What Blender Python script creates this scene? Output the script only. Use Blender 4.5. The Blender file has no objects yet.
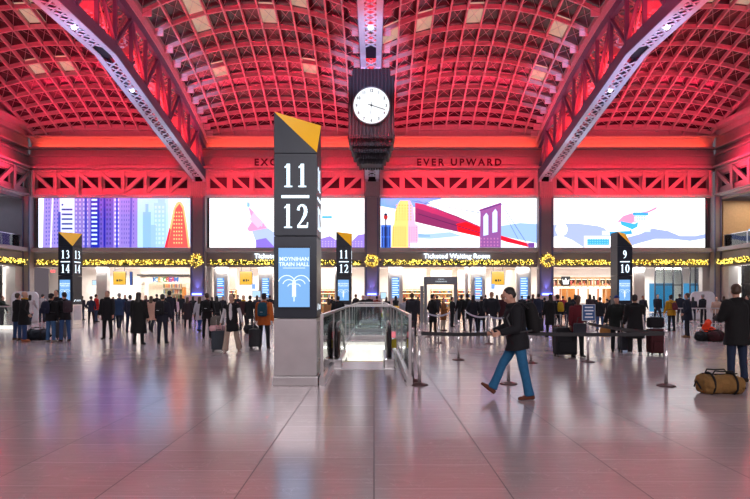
import bpy, bmesh, math, random
from mathutils import Vector, Matrix, noise
PI = math.pi
R = math.radians
rnd = random.Random(7)
SC = bpy.context.scene
COL = SC.collection

# ------------------------------------------------------------------ camera, world, big lights, exposure
cam_d = bpy.data.cameras.new('camera'); cam = bpy.data.objects.new('camera', cam_d); COL.objects.link(cam)
cam.location = (0, 0, 1.6); cam.rotation_euler = (PI/2, 0, 0)
cam_d.sensor_width = 36; cam_d.lens = 36*520/750; cam_d.shift_x = 1/750; cam_d.shift_y = 47.5/750
cam_d.clip_end = 300
SC.camera = cam
SC.view_settings.view_transform = 'Standard'; SC.view_settings.look = 'None'
SC.view_settings.gamma = 1; SC.view_settings.use_curve_mapping = False
SC.view_settings.exposure = 0.0
W = bpy.data.worlds.new('world'); SC.world = W; W.use_nodes = True
W.node_tree.nodes['Background'].inputs[0].default_value = (0.62, 0.5, 0.58, 1)
W.node_tree.nodes['Background'].inputs[1].default_value = 0.2

D = 50.0; U = D/520; X0 = -2*U; BAY = 172*U
def ZY(y, d=D): return 1.6+(297-y)*d/520
def XP(x, d=D): return (x-374)*d/520
RED = (1, 0.016, 0.045); PINK = (1, .018, .075)
def area(name, loc, direc, sx, sy, power, color=(1, 1, 1), spread=180):
    l = bpy.data.lights.new(name, 'AREA'); l.shape = 'RECTANGLE'; l.size = sx; l.size_y = sy
    l.energy = power; l.color = color; l.spread = R(spread)
    o = bpy.data.objects.new(name, l); COL.objects.link(o); o.location = loc
    d = Vector(direc).normalized()
    z = -d; x = Vector((1, 0, 0)) if abs(d.x) < .9 else Vector((0, 1, 0))
    y = z.cross(x).normalized(); x = y.cross(z)
    o.rotation_euler = Matrix((x, y, z)).transposed().to_euler()
    return o
def spot(name, loc, direc, power, color=(1, 1, 1), ang=90, rad=.15, blend=.6):
    l = bpy.data.lights.new(name, 'SPOT'); l.energy = power; l.color = color
    l.spot_size = R(ang); l.spot_blend = blend; l.shadow_soft_size = rad
    o = bpy.data.objects.new(name, l); COL.objects.link(o); o.location = loc
    o.rotation_euler = Vector(direc).to_track_quat('-Z', 'Y').to_euler()
    return o
# red floods of the opposite side, aimed at the far wall girders and vaults
for k in range(4):
    cx = X0+(k-1.5)*BAY
    area('red_flood_light', (cx, 14, 12.2), (0, 1, .3), 14, .8, 300, RED, 28)
    area('red_girder_flood', (cx, 14, 12.0), (0, 1, .01), 14, .5, 480, RED, 11)
    area('red_vault_light', (cx, 46.5, 15.2), (0, -.35, 1), 13, .5, 900, PINK, 170)
    area('red_uplight', (cx, 24, 15.0), (0, .3, 1), 13, .5, 1350, PINK, 160)
    area('cove_light', (cx, 50.28, 16.0), (0, .45, 1), 15.2, .2, 260, (1, .07, .03))
    area('ledge_light', (cx, 49.2, 13.85), (0, .35, 1), 15.2, .12, 12, RED)
for s in (-1, 1):
    area('side_red_light', (X0+s*24, 40, 12.4), (s, 0, .12), 12, .8, 950, PINK, 40)
for k in (-1, 0, 1):
    area('truss_red_light', (X0+k*BAY, 22, 17.5), (0, 0, 1), 1.0, 21, 900, (1, .012, .02), 165)
    area('truss_red_light', (X0+k*BAY, 41, 15.7), (0, .22, 1), 1.0, 14, 1000, (1, .012, .02), 165)
# white work lights fixed to the truss chords
for k in (-1, 0, 1):
    for yy in (22, 29, 36):
        spot('truss_spotlight', (X0+k*BAY, yy-.35, 1.6+U*(117+40*min(1, (1-yy/50)/.344))-.35), (0.0, 0, -1), 2350, (.82, .86, 1), 120, .12)
for k in (-1, 0, 1):
    spot('chord_fill_light', (X0+k*BAY, 9.5, 8.0), (0, 1, .37), 34000, (.42, .60, 1), 13, .2)  # added spots without fixtures, standing in for screen light on the chord undersides
    for x_ in (-.5, .5):
        spot('chord_uplight', (X0+k*BAY+x_, 47.6, 8.6), (0, -1, .62), 900, (.62, .74, 1), 46, .1)
spot('pillar_fill_light', (3.5, -2, 8.5), (-4.7, 11.6, -4.2), 4200, (1, .96, .92), 22, .2)  # added unseen spot behind the camera, brightens the near pillar's yellow face
area('concourse_fill_light', (0, -6, 7), (0, .6, -1), 40, 4, 2300, (1, .88, .92), 150)  # added area light behind the camera, fills foreground and pillar fronts

# ------------------------------------------------------------------ materials
MATS = {}
def mat(name, col, rough=.5, metal=0., emit=None, es=1., var=.08, scale=6., alpha=None, trans=0., bump=0., coat=0.):
    if name in MATS: return MATS[name]
    m = bpy.data.materials.new(name); m.use_nodes = True; nt = m.node_tree; b = nt.nodes['Principled BSDF']
    b.inputs['Roughness'].default_value = rough; b.inputs['Metallic'].default_value = metal
    b.inputs['Base Color'].default_value = (*col, 1)
    if var:
        tc = nt.nodes.new('ShaderNodeTexCoord'); n = nt.nodes.new('ShaderNodeTexNoise'); n.inputs['Scale'].default_value = scale
        n.inputs['Detail'].default_value = 3
        mx = nt.nodes.new('ShaderNodeMix'); mx.data_type = 'RGBA'
        mx.inputs[6].default_value = (*[c*(1-var*2) for c in col], 1); mx.inputs[7].default_value = (*[min(1, c*(1+var*2)) for c in col], 1)
        nt.links.new(tc.outputs['Object'], n.inputs['Vector']); nt.links.new(n.outputs['Fac'], mx.inputs[0]); nt.links.new(mx.outputs[2], b.inputs['Base Color'])
        if bump:
            bp = nt.nodes.new('ShaderNodeBump'); bp.inputs['Strength'].default_value = bump; bp.inputs['Distance'].default_value = .02
            nt.links.new(n.outputs['Fac'], bp.inputs['Height']); nt.links.new(bp.outputs['Normal'], b.inputs['Normal'])
    if emit:
        b.inputs['Emission Color'].default_value = (*emit, 1); b.inputs['Emission Strength'].default_value = es
    if trans: b.inputs['Transmission Weight'].default_value = trans; b.inputs['IOR'].default_value = 1.1
    if coat: b.inputs['Coat Weight'].default_value = coat
    MATS[name] = m
    return m
def glass_mat(name, col, a, rough=.05):
    if name in MATS: return MATS[name]
    m = bpy.data.materials.new(name); m.use_nodes = True; nt = m.node_tree; nt.nodes.clear()
    o = nt.nodes.new('ShaderNodeOutputMaterial'); t = nt.nodes.new('ShaderNodeBsdfTransparent'); t.inputs[0].default_value = (*col, 1)
    g = nt.nodes.new('ShaderNodeBsdfGlossy'); g.inputs['Roughness'].default_value = rough
    f = nt.nodes.new('ShaderNodeFresnel'); f.inputs[0].default_value = 1.5
    ad = nt.nodes.new('ShaderNodeMath'); ad.inputs[1].default_value = a
    mx = nt.nodes.new('ShaderNodeMixShader')
    nt.links.new(f.outputs[0], ad.inputs[0]); nt.links.new(ad.outputs[0], mx.inputs[0]); nt.links.new(t.outputs[0], mx.inputs[1]); nt.links.new(g.outputs[0], mx.inputs[2]); nt.links.new(mx.outputs[0], o.inputs[0])
    MATS[name] = m
    return m
def floor_mat():
    m = bpy.data.materials.new('polished_marble'); m.use_nodes = True; nt = m.node_tree; N = nt.nodes.new; L = nt.links.new
    b = nt.nodes['Principled BSDF']
    tc = N('ShaderNodeTexCoord'); sp = N('ShaderNodeSeparateXYZ'); L(tc.outputs['Object'], sp.inputs[0])
    def M(op, a, bb=None, v=None):
        n = N('ShaderNodeMath'); n.operation = op
        for i, q in enumerate((a, bb)):
            if q is None: continue
            if isinstance(q, (int, float)): n.inputs[i].default_value = q
            else: L(q, n.inputs[i])
        return n.outputs[0]
    W_ = 1.107
    gx = M('DIVIDE', M('ADD', sp.outputs[0], 100*W_+.0), W_)
    fx = M('FRACT', gx); dx = M('MULTIPLY', M('MINIMUM', fx, M('SUBTRACT', 1., fx)), W_)
    col_i = M('FLOOR', gx)
    st = M('FRACT', M('MULTIPLY', col_i, .37))
    gy = M('ADD', M('DIVIDE', sp.outputs[1], .62), st)
    fy = M('FRACT', gy); dy = M('MULTIPLY', M('MINIMUM', fy, M('SUBTRACT', 1., fy)), .62)
    lx = M('LESS_THAN', dx, .0055); ly = M('MULTIPLY', M('LESS_THAN', dy, .0025), .3)
    joint = M('MAXIMUM', lx, ly)
    # per tile tone
    wn = N('ShaderNodeTexWhiteNoise'); wn.noise_dimensions = '2D'
    cb = N('ShaderNodeCombineXYZ'); L(col_i, cb.inputs[0]); L(M('FLOOR', gy), cb.inputs[1]); L(cb.outputs[0], wn.inputs['Vector'])
    mp = N('ShaderNodeMapping'); mp.inputs['Scale'].default_value = (1.2, 22, 1); L(tc.outputs['Object'], mp.inputs[0])
    ns = N('ShaderNodeTexNoise'); ns.inputs['Scale'].default_value = 1.6; ns.inputs['Detail'].default_value = 6; ns.inputs['Roughness'].default_value = .65; L(mp.outputs[0], ns.inputs['Vector'])
    tone = M('ADD', M('MULTIPLY', wn.outputs['Value'], .16), M('MULTIPLY', ns.outputs['Fac'], .84))
    mx = N('ShaderNodeMix'); mx.data_type = 'RGBA'; mx.inputs[6].default_value = (.29, .225, .23, 1); mx.inputs[7].default_value = (.52, .42, .425, 1); L(tone, mx.inputs[0])
    # pale vein scratches
    v = N('ShaderNodeTexNoise'); v.inputs['Scale'].default_value = 2.3; v.inputs['Detail'].default_value = 8; v.inputs['Distortion'].default_value = 1.5; L(tc.outputs['Object'], v.inputs['Vector'])
    vein = M('MULTIPLY', M('LESS_THAN', M('ABSOLUTE', M('SUBTRACT', v.outputs['Fac'], .5)), .0025), .22)
    m2 = N('ShaderNodeMix'); m2.data_type = 'RGBA'; L(vein, m2.inputs[0]); L(mx.outputs[2], m2.inputs[6]); m2.inputs[7].default_value = (.75, .68, .66, 1)
    m3 = N('ShaderNodeMix'); m3.data_type = 'RGBA'; L(joint, m3.inputs[0]); L(m2.outputs[2], m3.inputs[6]); m3.inputs[7].default_value = (.05, .03, .035, 1)
    L(m3.outputs[2], b.inputs['Base Color'])
    rg = M('ADD', M('MULTIPLY', ns.outputs['Fac'], .06), .15); L(M('ADD', rg, M('MULTIPLY', joint, .8)), b.inputs['Roughness'])
    b.inputs['IOR'].default_value = 2.4
    return m
STEEL = mat('painted_steel', (.40, .35, .38), .45, .0)
STEELD = mat('grey_steel_paint', (.56, .62, .76), .42, .0)
PURP = mat('dark_chord_paint', (.13, .15, .27), .4)
GREYW = mat('grey_wall_metal', (.30, .27, .29), .5, var=.04, scale=1.5)
GREYL = mat('light_grey_cladding', (.55, .53, .52), .5, var=.05, scale=2)
WHITEW = mat('white_wall_paint', (.85, .82, .78), .6, var=.02)
SS = mat('brushed_stainless', (.80, .78, .78), .3, 1., var=.06, scale=3)
CHROME = mat('satin_chrome', (.85, .83, .83), .22, .75, var=0)
BLACK = mat('black_rubber', (.012, .012, .014), .4, var=0)
DARKV = mat('dark_void_panel', (.015, .008, .025), .6)
GLASSN = mat('night_glass', (.045, .02, .03), .22, var=.3, scale=.35)
GLASSL = mat('night_glass_lit_beyond', (.2, .15, .1), .3, emit=(1, .82, .6), es=.35, var=.2)
GLASSM = mat('night_glass_dim_beyond', (.085, .05, .055), .3, var=.3, scale=1)
CLEAR = glass_mat('clear_glass', (.93, .96, .97), .03)
CLEARG = glass_mat('greenish_glass', (.86, .93, .93), .06)
def em(name, c, s=1.): return mat(name, (0.02, 0.02, 0.02), .5, emit=c, es=s, var=0)

# ------------------------------------------------------------------ mesh building
class MB:
    def __init__(s): s.v = []; s.f = []; s.m = []; s.mats = []; s.mi = 0; s.smooth = False
    def use(s, m):
        if m not in s.mats: s.mats.append(m)
        s.mi = s.mats.index(m); return s
    def add(s, vs, fs):
        o = len(s.v); s.v += [tuple(v) for v in vs]
        for f in fs: s.f.append(tuple(i+o for i in f)); s.m.append(s.mi)
        return s
    def box(s, x0, x1, y0, y1, z0, z1):
        vs = [(x, y, z) for x in (x0, x1) for y in (y0, y1) for z in (z0, z1)]
        return s.add(vs, [(0, 1, 3, 2), (4, 6, 7, 5), (0, 4, 5, 1), (2, 3, 7, 6), (0, 2, 6, 4), (1, 5, 7, 3)])
    def quad(s, a, b, c, d): return s.add([a, b, c, d], [(0, 1, 2, 3)])
    def bar(s, a, b, w, h, up=(0, 0, 1)):
        a = Vector(a); b = Vector(b); d = (b-a).normalized(); up = Vector(up)
        if abs(d.dot(up)) > .98: up = Vector((0, 1, 0))
        sd = d.cross(up).normalized()*w/2; u = sd.cross(d).normalized()*h/2
        vs = [p+i*sd+j*u for p in (a, b) for i, j in ((-1, -1), (1, -1), (1, 1), (-1, 1))]
        return s.add(vs, [(3, 2, 1, 0), (4, 5, 6, 7), (0, 1, 5, 4), (1, 2, 6, 5), (2, 3, 7, 6), (3, 0, 4, 7)])
    def tube(s, pts, r, n=8, cap=True):
        pts = [Vector(p) for p in pts]; rs = r if isinstance(r, (list, tuple)) else [r]*len(pts)
        vs = []; fs = []; ref = None
        for i, p in enumerate(pts):
            t = (pts[min(i+1, len(pts)-1)]-pts[max(i-1, 0)]).normalized()
            if ref is None: ref = Vector((0, 0, 1)) if abs(t.z) < .9 else Vector((1, 0, 0))
            a = t.cross(ref).normalized(); b = a.cross(t).normalized(); ref = b
            for k in range(n):
                q = 2*PI*k/n; vs.append(p+(a*math.cos(q)+b*math.sin(q))*rs[i])
        for i in range(len(pts)-1):
            for k in range(n): fs.append((i*n+k, i*n+(k+1) % n, (i+1)*n+(k+1) % n, (i+1)*n+k))
        if cap: fs.append(tuple(range(n))[::-1]); fs.append(tuple((len(pts)-1)*n+k for k in range(n)))
        return s.add(vs, fs)
    def lathe(s, prof, c=(0, 0, 0), n=20):
        vs = []; fs = []; c = Vector(c)
        for r, z in prof:
            for k in range(n): q = 2*PI*k/n; vs.append(c+Vector((r*math.cos(q), r*math.sin(q), z)))
        for i in range(len(prof)-1):
            for k in range(n): fs.append((i*n+k, i*n+(k+1) % n, (i+1)*n+(k+1) % n, (i+1)*n+k))
        fs.append(tuple(range(n))[::-1]); fs.append(tuple((len(prof)-1)*n+k for k in range(n)))
        return s.add(vs, fs)
    def loft(s, rings, n=12):
        # rings: (center, rx, ry, ax, ay)  closed at both ends
        vs = []; fs = []
        for c, rx, ry, ax, ay in rings:
            for k in range(n):
                q = 2*PI*k/n; vs.append(Vector(c)+Vector(ax)*rx*math.cos(q)+Vector(ay)*ry*math.sin(q))
        m = len(rings)
        for i in range(m-1):
            for k in range(n): fs.append((i*n+k, i*n+(k+1) % n, (i+1)*n+(k+1) % n, (i+1)*n+k))
        fs.append(tuple(range(n))[::-1]); fs.append(tuple((m-1)*n+k for k in range(n)))
        return s.add(vs, fs)
    def ball(s, c, rx, ry=None, rz=None, n=10, rot=None):
        ry = ry or rx; rz = rz or rx; c = Vector(c); vs = []; fs = []; h = n//2+1
        for i in range(1, h):
            a = -PI/2+PI*i/h
            for k in range(n):
                q = 2*PI*k/n; v = Vector((rx*math.cos(a)*math.cos(q), ry*math.cos(a)*math.sin(q), rz*math.sin(a)))
                vs.append(c+(rot@v if rot else v))
        for i in range(h-2):
            for k in range(n): fs.append((i*n+k, i*n+(k+1) % n, (i+1)*n+(k+1) % n, (i+1)*n+k))
        b = len(vs); v0 = Vector((0, 0, -rz)); v1 = Vector((0, 0, rz)); vs += [c+(rot@v0 if rot else v0), c+(rot@v1 if rot else v1)]
        for k in range(n): fs.append((b, (k+1) % n, k)); fs.append((b+1, (h-2)*n+k, (h-2)*n+(k+1) % n))
        return s.add(vs, fs)
    def prism(s, pts, d):   # pts 3-D polygon, extruded by vector d
        d = Vector(d); n = len(pts); vs = [Vector(p) for p in pts]+[Vector(p)+d for p in pts]
        return s.add(vs, [tuple(range(n))[::-1], tuple(range(n, 2*n))]+[(i, (i+1) % n, (i+1) % n+n, i+n) for i in range(n)])
    def mesh(s, name, smooth=False):
        me = bpy.data.meshes.new(name); me.from_pydata(s.v, [], s.f)
        for m in s.mats: me.materials.append(m)
        for p, i in zip(me.polygons, s.m): p.material_index = i; p.use_smooth = smooth
        bm = bmesh.new(); bm.from_mesh(me); bmesh.ops.recalc_face_normals(bm, faces=bm.faces); bm.to_mesh(me); bm.free()
        return me
    def build(s, name, parent=None, smooth=False, bevel=0, loc=None, sub=0):
        o = bpy.data.objects.new(name, s.mesh(name, smooth)); COL.objects.link(o)
        if parent: o.parent = parent
        if loc: o.location = loc
        if bevel:
            b = o.modifiers.new('bevel', 'BEVEL'); b.width = bevel; b.segments = 2; b.limit_method = 'ANGLE'
        if sub:
            b = o.modifiers.new('subdiv', 'SUBSURF'); b.levels = sub; b.render_levels = sub
        return o
def mb(m): return MB().use(m)
def tag(o, label, cat, group=None, kind=None):
    o['label'] = label; o['category'] = cat
    if group: o['group'] = group
    if kind: o['kind'] = kind
    return o
def thing(name, label, cat, loc=(0, 0, 0), rz=0, group=None, sc=1):
    o = bpy.data.objects.new(name, None); COL.objects.link(o); o.location = loc; o.rotation_euler = (0, 0, rz); o.scale = (sc,)*3
    o.empty_display_size = .2
    return tag(o, label, cat, group)
def struct(o): o['kind'] = 'structure'; return o
def text_mb(txt, m, size, loc, axis='xz', depth=.02, spacing=1., bold=0., align='CENTER'):
    """text as mesh vertices standing in the XZ plane, facing -Y, appended to a new MB"""
    cu = bpy.data.curves.new('t', 'FONT'); cu.body = txt; cu.size = size; cu.align_x = align; cu.space_character = spacing; cu.extrude = depth/2; cu.offset = bold
    cu.resolution_u = 3
    o = bpy.data.objects.new('t', cu); COL.objects.link(o)
    dg = bpy.context.evaluated_depsgraph_get(); me = bpy.data.meshes.new_from_object(o.evaluated_get(dg))
    b = mb(m); lx, ly, lz = loc
    if axis == 'xz': f = lambda v: (lx+v.x, ly-v.z, lz+v.y)
    elif axis == 'yz+': f = lambda v: (lx+v.z, ly+v.x, lz+v.y)      # faces +X
    else: f = lambda v: (lx-v.z, ly-v.x, lz+v.y)                   # faces -X
    b.add([f(v.co) for v in me.vertices], [tuple(p.vertices) for p in me.polygons])
    bpy.data.objects.remove(o); bpy.data.curves.remove(cu); bpy.data.meshes.remove(me)
    return b

# ------------------------------------------------------------------ floor, walls
FX0, FX1 = -.97, .47
f = mb(floor_mat())
def fq(x0, x1, y0, y1): f.quad((x0, y0, 0), (x1, y0, 0), (x1, y1, 0), (x0, y1, 0))
WELLS = [(12.35, 18.6), (25.3, 31.0)]
fq(-40, FX0, -12, 60); fq(FX1, 40, -12, 60)
ys = [-12]+[q for w in WELLS for q in w]+[60]
for i in range(0, len(ys), 2): fq(FX0, FX1, ys[i], ys[i+1])
struct(f.build('floor'))
XL, XR = X0-2*BAY, X0+2*BAY
SCR_M = .1*0
def zz(y): return ZY(y)
# far wall: spandrel, screen backing, bands
w = mb(GREYW)
w.box(XL, XR, 50, 50.6, zz(267), zz(253)); w.box(XL, XR, 50.25, 50.6, zz(248), zz(195))
w.use(DARKV).box(XL, XR, 50.9, 51.0, zz(195), zz(171))
w.use(STEEL).box(XL, XR, 50.0, 50.6, zz(171), zz(155))
w.box(XL, XR, 50.35, 50.6, zz(155), zz(147.5))
struct(w.build('wall_far'))
struct(mb(GREYL).box(XL, XR, 49.55, 50.3, zz(252), zz(248.3)).build('trim_1', bevel=.03))
struct(mb(STEEL).box(XL, XR, 49.1, 50.6, zz(170.3), zz(168.4)).build('trim_2'))
struct(mb(STEEL).box(XL, XR, 49.8, 50.3, zz(156.6), zz(155)).box(XL, XR, 49.9, 50.05, zz(164.8), zz(164.2)).build('trim_3'))
struct(mb(STEEL).box(XL, XR, 49.7, 50.15, zz(149.5), zz(147.6)).build('trim_4'))
struct(mb(STEEL).prism([(XL, 50.6, zz(149.5)), (XL, 50.75, zz(149.5)), (XL, 50.75, zz(136)), (XL, 50.1, zz(136)), (XL, 50.45, zz(141.5))], (XR-XL, 0, 0)).build('trim_5'))
struct(mb(STEEL).box(XL, XR, 49.6, 50.8, zz(137.6), zz(136.4)).box(XL, XR, 49.9, 50.8, zz(136.4), zz(131.5)).box(XL, XR, 49.5, 50.8, zz(131.5), zz(130)).build('trim_6'))
struct(mb(GREYL).box(XL, XR, 49.7, 50.8, zz(197.6), zz(196.2)).build('trim_7'))
# shop level behind the openings
w = mb(WHITEW).box(XL-3, XR+3, 58, 58.2, 0, 4.9)
struct(w.build('wall_back'))
w = mb(WHITEW).box(XL-3, XR+3, 50, 58, 4.75, 4.85)
struct(w.build('ceiling_shops'))
for k in range(4):
    cx = X0+(k-1.5)*BAY
    area('shop_ceiling_light', (cx, 54, 4.7), (0, -.12, -1), 13.5, 6, 1700, (1, .93, .84), 170)
    area('shop_front_light', (cx, 50.9, 4.5), (0, .8, -1), 14, .25, 420, (1, .95, .9), 150)
# side walls
for s, nm in ((-1, 'left'), (1, 'right')):
    xa = XL if s < 0 else XR
    def sb(b, a0, a1, y0, y1, z0, z1):     # a = distance behind the wall face
        b.box(*sorted((xa+s*a0, xa+s*a1)), y0, y1, z0, z1)
    w = mb(GREYW); sb(w, 0, .6, 14, 50.6, zz(267), zz(253)); sb(w, .0, .6, 14, 50.6, 10.9, 11.35)
    sb(w, 0, .6, 14, 30, 6.3, 10.9)
    sb(w, 5, 5.2, 14, 50.6, 6.3, 11.3); sb(w, .3, 5, 50.1, 50.6, 4.4, 11.3)
    w.use(DARKV); sb(w, .9, 1.0, 14, 50.6, zz(195), zz(171))
    w.use(STEEL); sb(w, 0, .6, 14, 50.6, zz(171), zz(155)); sb(w, .35, .6, 14, 50.6, zz(155), zz(130))
    struct(w.build('wall_'+nm))
    w = mb(STEEL); sb(w, -.9, .6, 14, 50.2, zz(170.3), zz(168.4)); sb(w, -.3, .3, 14, 50.1, zz(149.5), zz(147.6)); sb(w, -.1, .6, 14, 50, zz(137), zz(130)); sb(w, -.3, .3, 14, 50.1, zz(156.6), zz(155))
    struct(w.build('trim_%d' % (8 if s < 0 else 9)))
    w = mb(GREYL); sb(w, -.45, .6, 14, 50.1, zz(252), zz(248.3)); sb(w, -.3, .6, 14, 50.1, zz(197.6), zz(196.2))
    struct(w.build('trim_%d' % (10 if s < 0 else 11)))
    # shop level of the side
    w = mb(WHITEW); sb(w, 5, 5.2, 14, 50.6, 0, 4.6); sb(w, 0, 5, 14, 50.4, 4.6, 4.75); sb(w, 0, 5, 50.0, 50.3, 0, 4.5)
    struct(w.build('wall_shops_'+nm))
    l = area('side_shop_light', (xa+s*2.6, 42, 4.5), (0, 0, -1), 4, 14, 1100, (1, .94, .88))
    l = area('balcony_light', (xa+s*2.8, 44, 10.7), (0, 0, -1), 3.5, 10, 90 if s < 0 else 420, (1, .8, .6) if s > 0 else (.6, .7, 1))
    struct(mb(GREYL).box(*sorted((xa-s*.02, xa+s*.9)), 48.2, 50.2, 0, 4.45).build('column_casing'))
# columns in the bay lines
fl = mat('fluted_steel', (.36, .33, .35), .4)
for k, lab in ((-1, 'left of the largest numbered pillar'), (0, 'under the clock, with the middle wreath'), (1, 'right of the clock, behind the walking man')):
    cx = X0+k*BAY
    t = thing('column', 'tall grey steel column on the far wall '+lab, 'column', (cx, 49.6, 0), 0, 'columns between the screens')
    b = mb(GREYW).box(-.72, .72, -.25, .35, 0, zz(197)); b.use(STEEL).box(-.66, .66, -.3, .35, zz(197), zz(183))
    b.build('shaft', t, bevel=.03)
    b = mb(PURP).box(-.60, -.5, -.36, -.2, 0, zz(198)).box(.5, .6, -.36, -.2, 0, zz(198)); b.build('edge_strip', t)
    b = mb(fl)
    for i in range(7): b.box(-.58+i*.18, -.50+i*.18, -.42, -.3, zz(199), zz(183.5))
    b.build('fluted_bracket', t)
    b = mb(mat('pale_pink_casing', (.62, .5, .52), .5)).box(-.95, .95, -1.15, -.25, 0, 1.75); b.build('base_casing', t, bevel=.08)
    mb(em('blue_led', (.12, .16, 1), 9)).box(-.42, .42, -.62, -.4, 1.78, 1.95).build('blue_uplight', t)
    spot('blue_column_uplight', (cx, 49.0, 2.05), (0, .32, 1), 130, (.2, .2, 1), 50, .1)
for s, lab in ((-1, 'left'), (1, 'right')):
    t = thing('column', f'dark steel corner column at the {lab} end of the far wall', 'column', (X0+s*(2*BAY-.32), 49.6, 0), 0, 'corner columns')
    mb(GREYW).box(-.3, .3, -.35, .4, 0, zz(197)).build('shaft', t, bevel=.02)
    mb(PURP).box(-.34, -.22, -.42, -.3, 0, zz(198)).box(.22, .34, -.42, -.3, 0, zz(198)).build('edge_strip', t)

# ------------------------------------------------------------------ girders under the vaults
def girder(label, org, rz, n, length, flip):
    t = thing('lattice_girder', label, 'girder', org, rz, 'lattice girders around the hall')
    z0, z1 = zz(196.3), zz(171.2)
    mb(STEEL).box(0, length, -.35, .1, z0, z0+.12).box(0, length, -.05, .1, z0, z0+.62).build('bottom_chord', t)
    mb(STEEL).box(0, length, -.3, .1, z1-.12, z1).box(0, length, -.05, .1, z1-.52, z1).build('top_chord', t)
    p = length/n
    b = mb(STEEL)
    b.box(0, length, .15, .22, z0, z0+.75).box(0, length, .15, .22, z1-.62, z1)
    for i in range(n+1): b.box(max(0, i*p-.24), min(length, i*p+.24), .15, .22, z0, z1)
    b.build('web_plate', t)
    for i in range(n+1):
        x = min(max(i*p, .12), length-.12)
        mb(STEEL).box(x-.16, x+.16, -.28, -.24, z0, z1).box(x-.03, x+.03, -.25, .12, z0, z1).build('post', t)
    for i in range(n):
        a, c = (z1-.35, z0+.35) if i < flip else (z0+.35, z1-.35)
        mb(STEEL).bar((i*p+.15, -.1, a), ((i+1)*p-.15, -.1, c), .22, .34, (0, 0, 1)).build('diagonal', t)
for k, (fl_, lab) in enumerate([(4, 'above the screen with the apartment towers'), (4, 'above the screen behind the largest numbered pillar'), (3, 'above the screen with the bridge'), (4, 'above the screen with blue hills and flying blocks')]):
    girder('red lit lattice girder '+lab, (X0+(k-2)*BAY+.75, 49.74, 0), 0, 7, BAY-1.5, fl_)
girder('red lit lattice girder running along the left side wall', (XL+.25, 15, 0), R(90), 16, 34.6, 8)
girder('red lit lattice girder running along the right side wall', (XR-.25, 49.3, 0), R(-90), 16, 34.6, 8)

# ------------------------------------------------------------------ wall lettering
LET = mat('dark_bronze_letters', (.03, .008, .012), .5)
t = text_mb('EXCELSIOR', LET, .92, (XP(286.5), 49.93, zz(165.6)), spacing=1.42, depth=.12, bold=.02).build('wall_lettering')
tag(t, 'dark letters reading EXCELSIOR on the red fascia behind the largest pillar', 'lettering')
t = text_mb('EVER UPWARD', LET, .92, (XP(459), 49.93, zz(165.6)), spacing=1.42, depth=.12, bold=.02).build('wall_lettering')
tag(t, 'dark letters reading EVER UPWARD on the red fascia right of the clock', 'lettering')

# ------------------------------------------------------------------ skylight vaults
S_END = .5
def vz(bx, s):      # px units above the horizon at the wall distance
    g = 1-((.42-s)/.42)**2
    e = 160+50*g; c = 166+66*g
    return e+(c-e)*(1-bx*bx)
HW = 78*U
def vp(cx, bx, s, off=0.): return Vector((cx+bx*HW, D*(1-s), 1.6+vz(bx, s)*U+off))
srows = [0]
for yt in (126, 118, 109, 98.5, 86.5, 73.5, 59, 43, 26, 6, -17, -44, -76, -114, -158):
    s = srows[-1]
    while vz(0, s)/(1-s) < 297-yt: s += .0005
    srows.append(s)
NC = 12; SUB = 3
names4 = ['leftmost skylight vault, above the apartment towers screen', 'skylight vault between the left truss and the clock', 'skylight vault between the clock and the right truss', 'rightmost skylight vault, above the blue hills screen']
for k in range(4):
    cx = X0+(k-1.5)*BAY
    t = thing('skylight_vault', 'red lit gridded glass '+names4[k], 'skylight', (cx, D, 15), 0, 'four gridded skylight vaults')
    rel = Vector((cx, D, 15))
    g = MB(); rr = random.Random(k+3)
    for i in range(len(srows)-1):
        for j in range(NC):
            a, b_ = -1+2*j/NC, -1+2*(j+1)/NC
            u = rr.random(); g.use(GLASSN)
            if (i in (9, 10) and u < .14) or (i == 6 and u < .08): g.use(GLASSL)
            elif u > .9 or (i in (5,) and u > .75): g.use(GLASSM)
            g.quad(*[vp(cx, p, q, .28)-rel for p, q in ((a, srows[i]), (b_, srows[i]), (b_, srows[i+1]), (a, srows[i+1]))])
    g.build('glazing', t)
    for j in range(NC+1):
        bx = -1+2*j/NC; b = mb(STEEL)
        for i in range(len(srows)-1):
            b.bar(vp(cx, bx, srows[i])-rel, vp(cx, bx, srows[i+1])-rel, .07, .32)
            b.bar(vp(cx, bx, srows[i], -.17)-rel, vp(cx, bx, srows[i+1], -.17)-rel, .13, .04)
        b.build('long_rib', t)
    for s in srows:
        b = mb(STEEL)
        for j in range(NC):
            a, c = -1+2*j/NC, -1+2*(j+1)/NC
            b.bar(vp(cx, a, s)-rel, vp(cx, c, s)-rel, .06, .30)
            b.bar(vp(cx, a, s, -.17)-rel, vp(cx, c, s, -.17)-rel, .12, .04)
        b.build('cross_rib', t)
    b = mb(STEEL)
    for i in range(len(srows)-1):
        for j in range(NC):
            a, c = -1+2*j/NC, -1+2*(j+1)/NC; z = .18
            b.bar(vp(cx, a, srows[i], z)-rel, vp(cx, c, srows[i+1], z)-rel, .022, .022)
            b.bar(vp(cx, c, srows[i], z)-rel, vp(cx, a, srows[i+1], z)-rel, .022, .022)
    b.build('bracing_cables', t)
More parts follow.
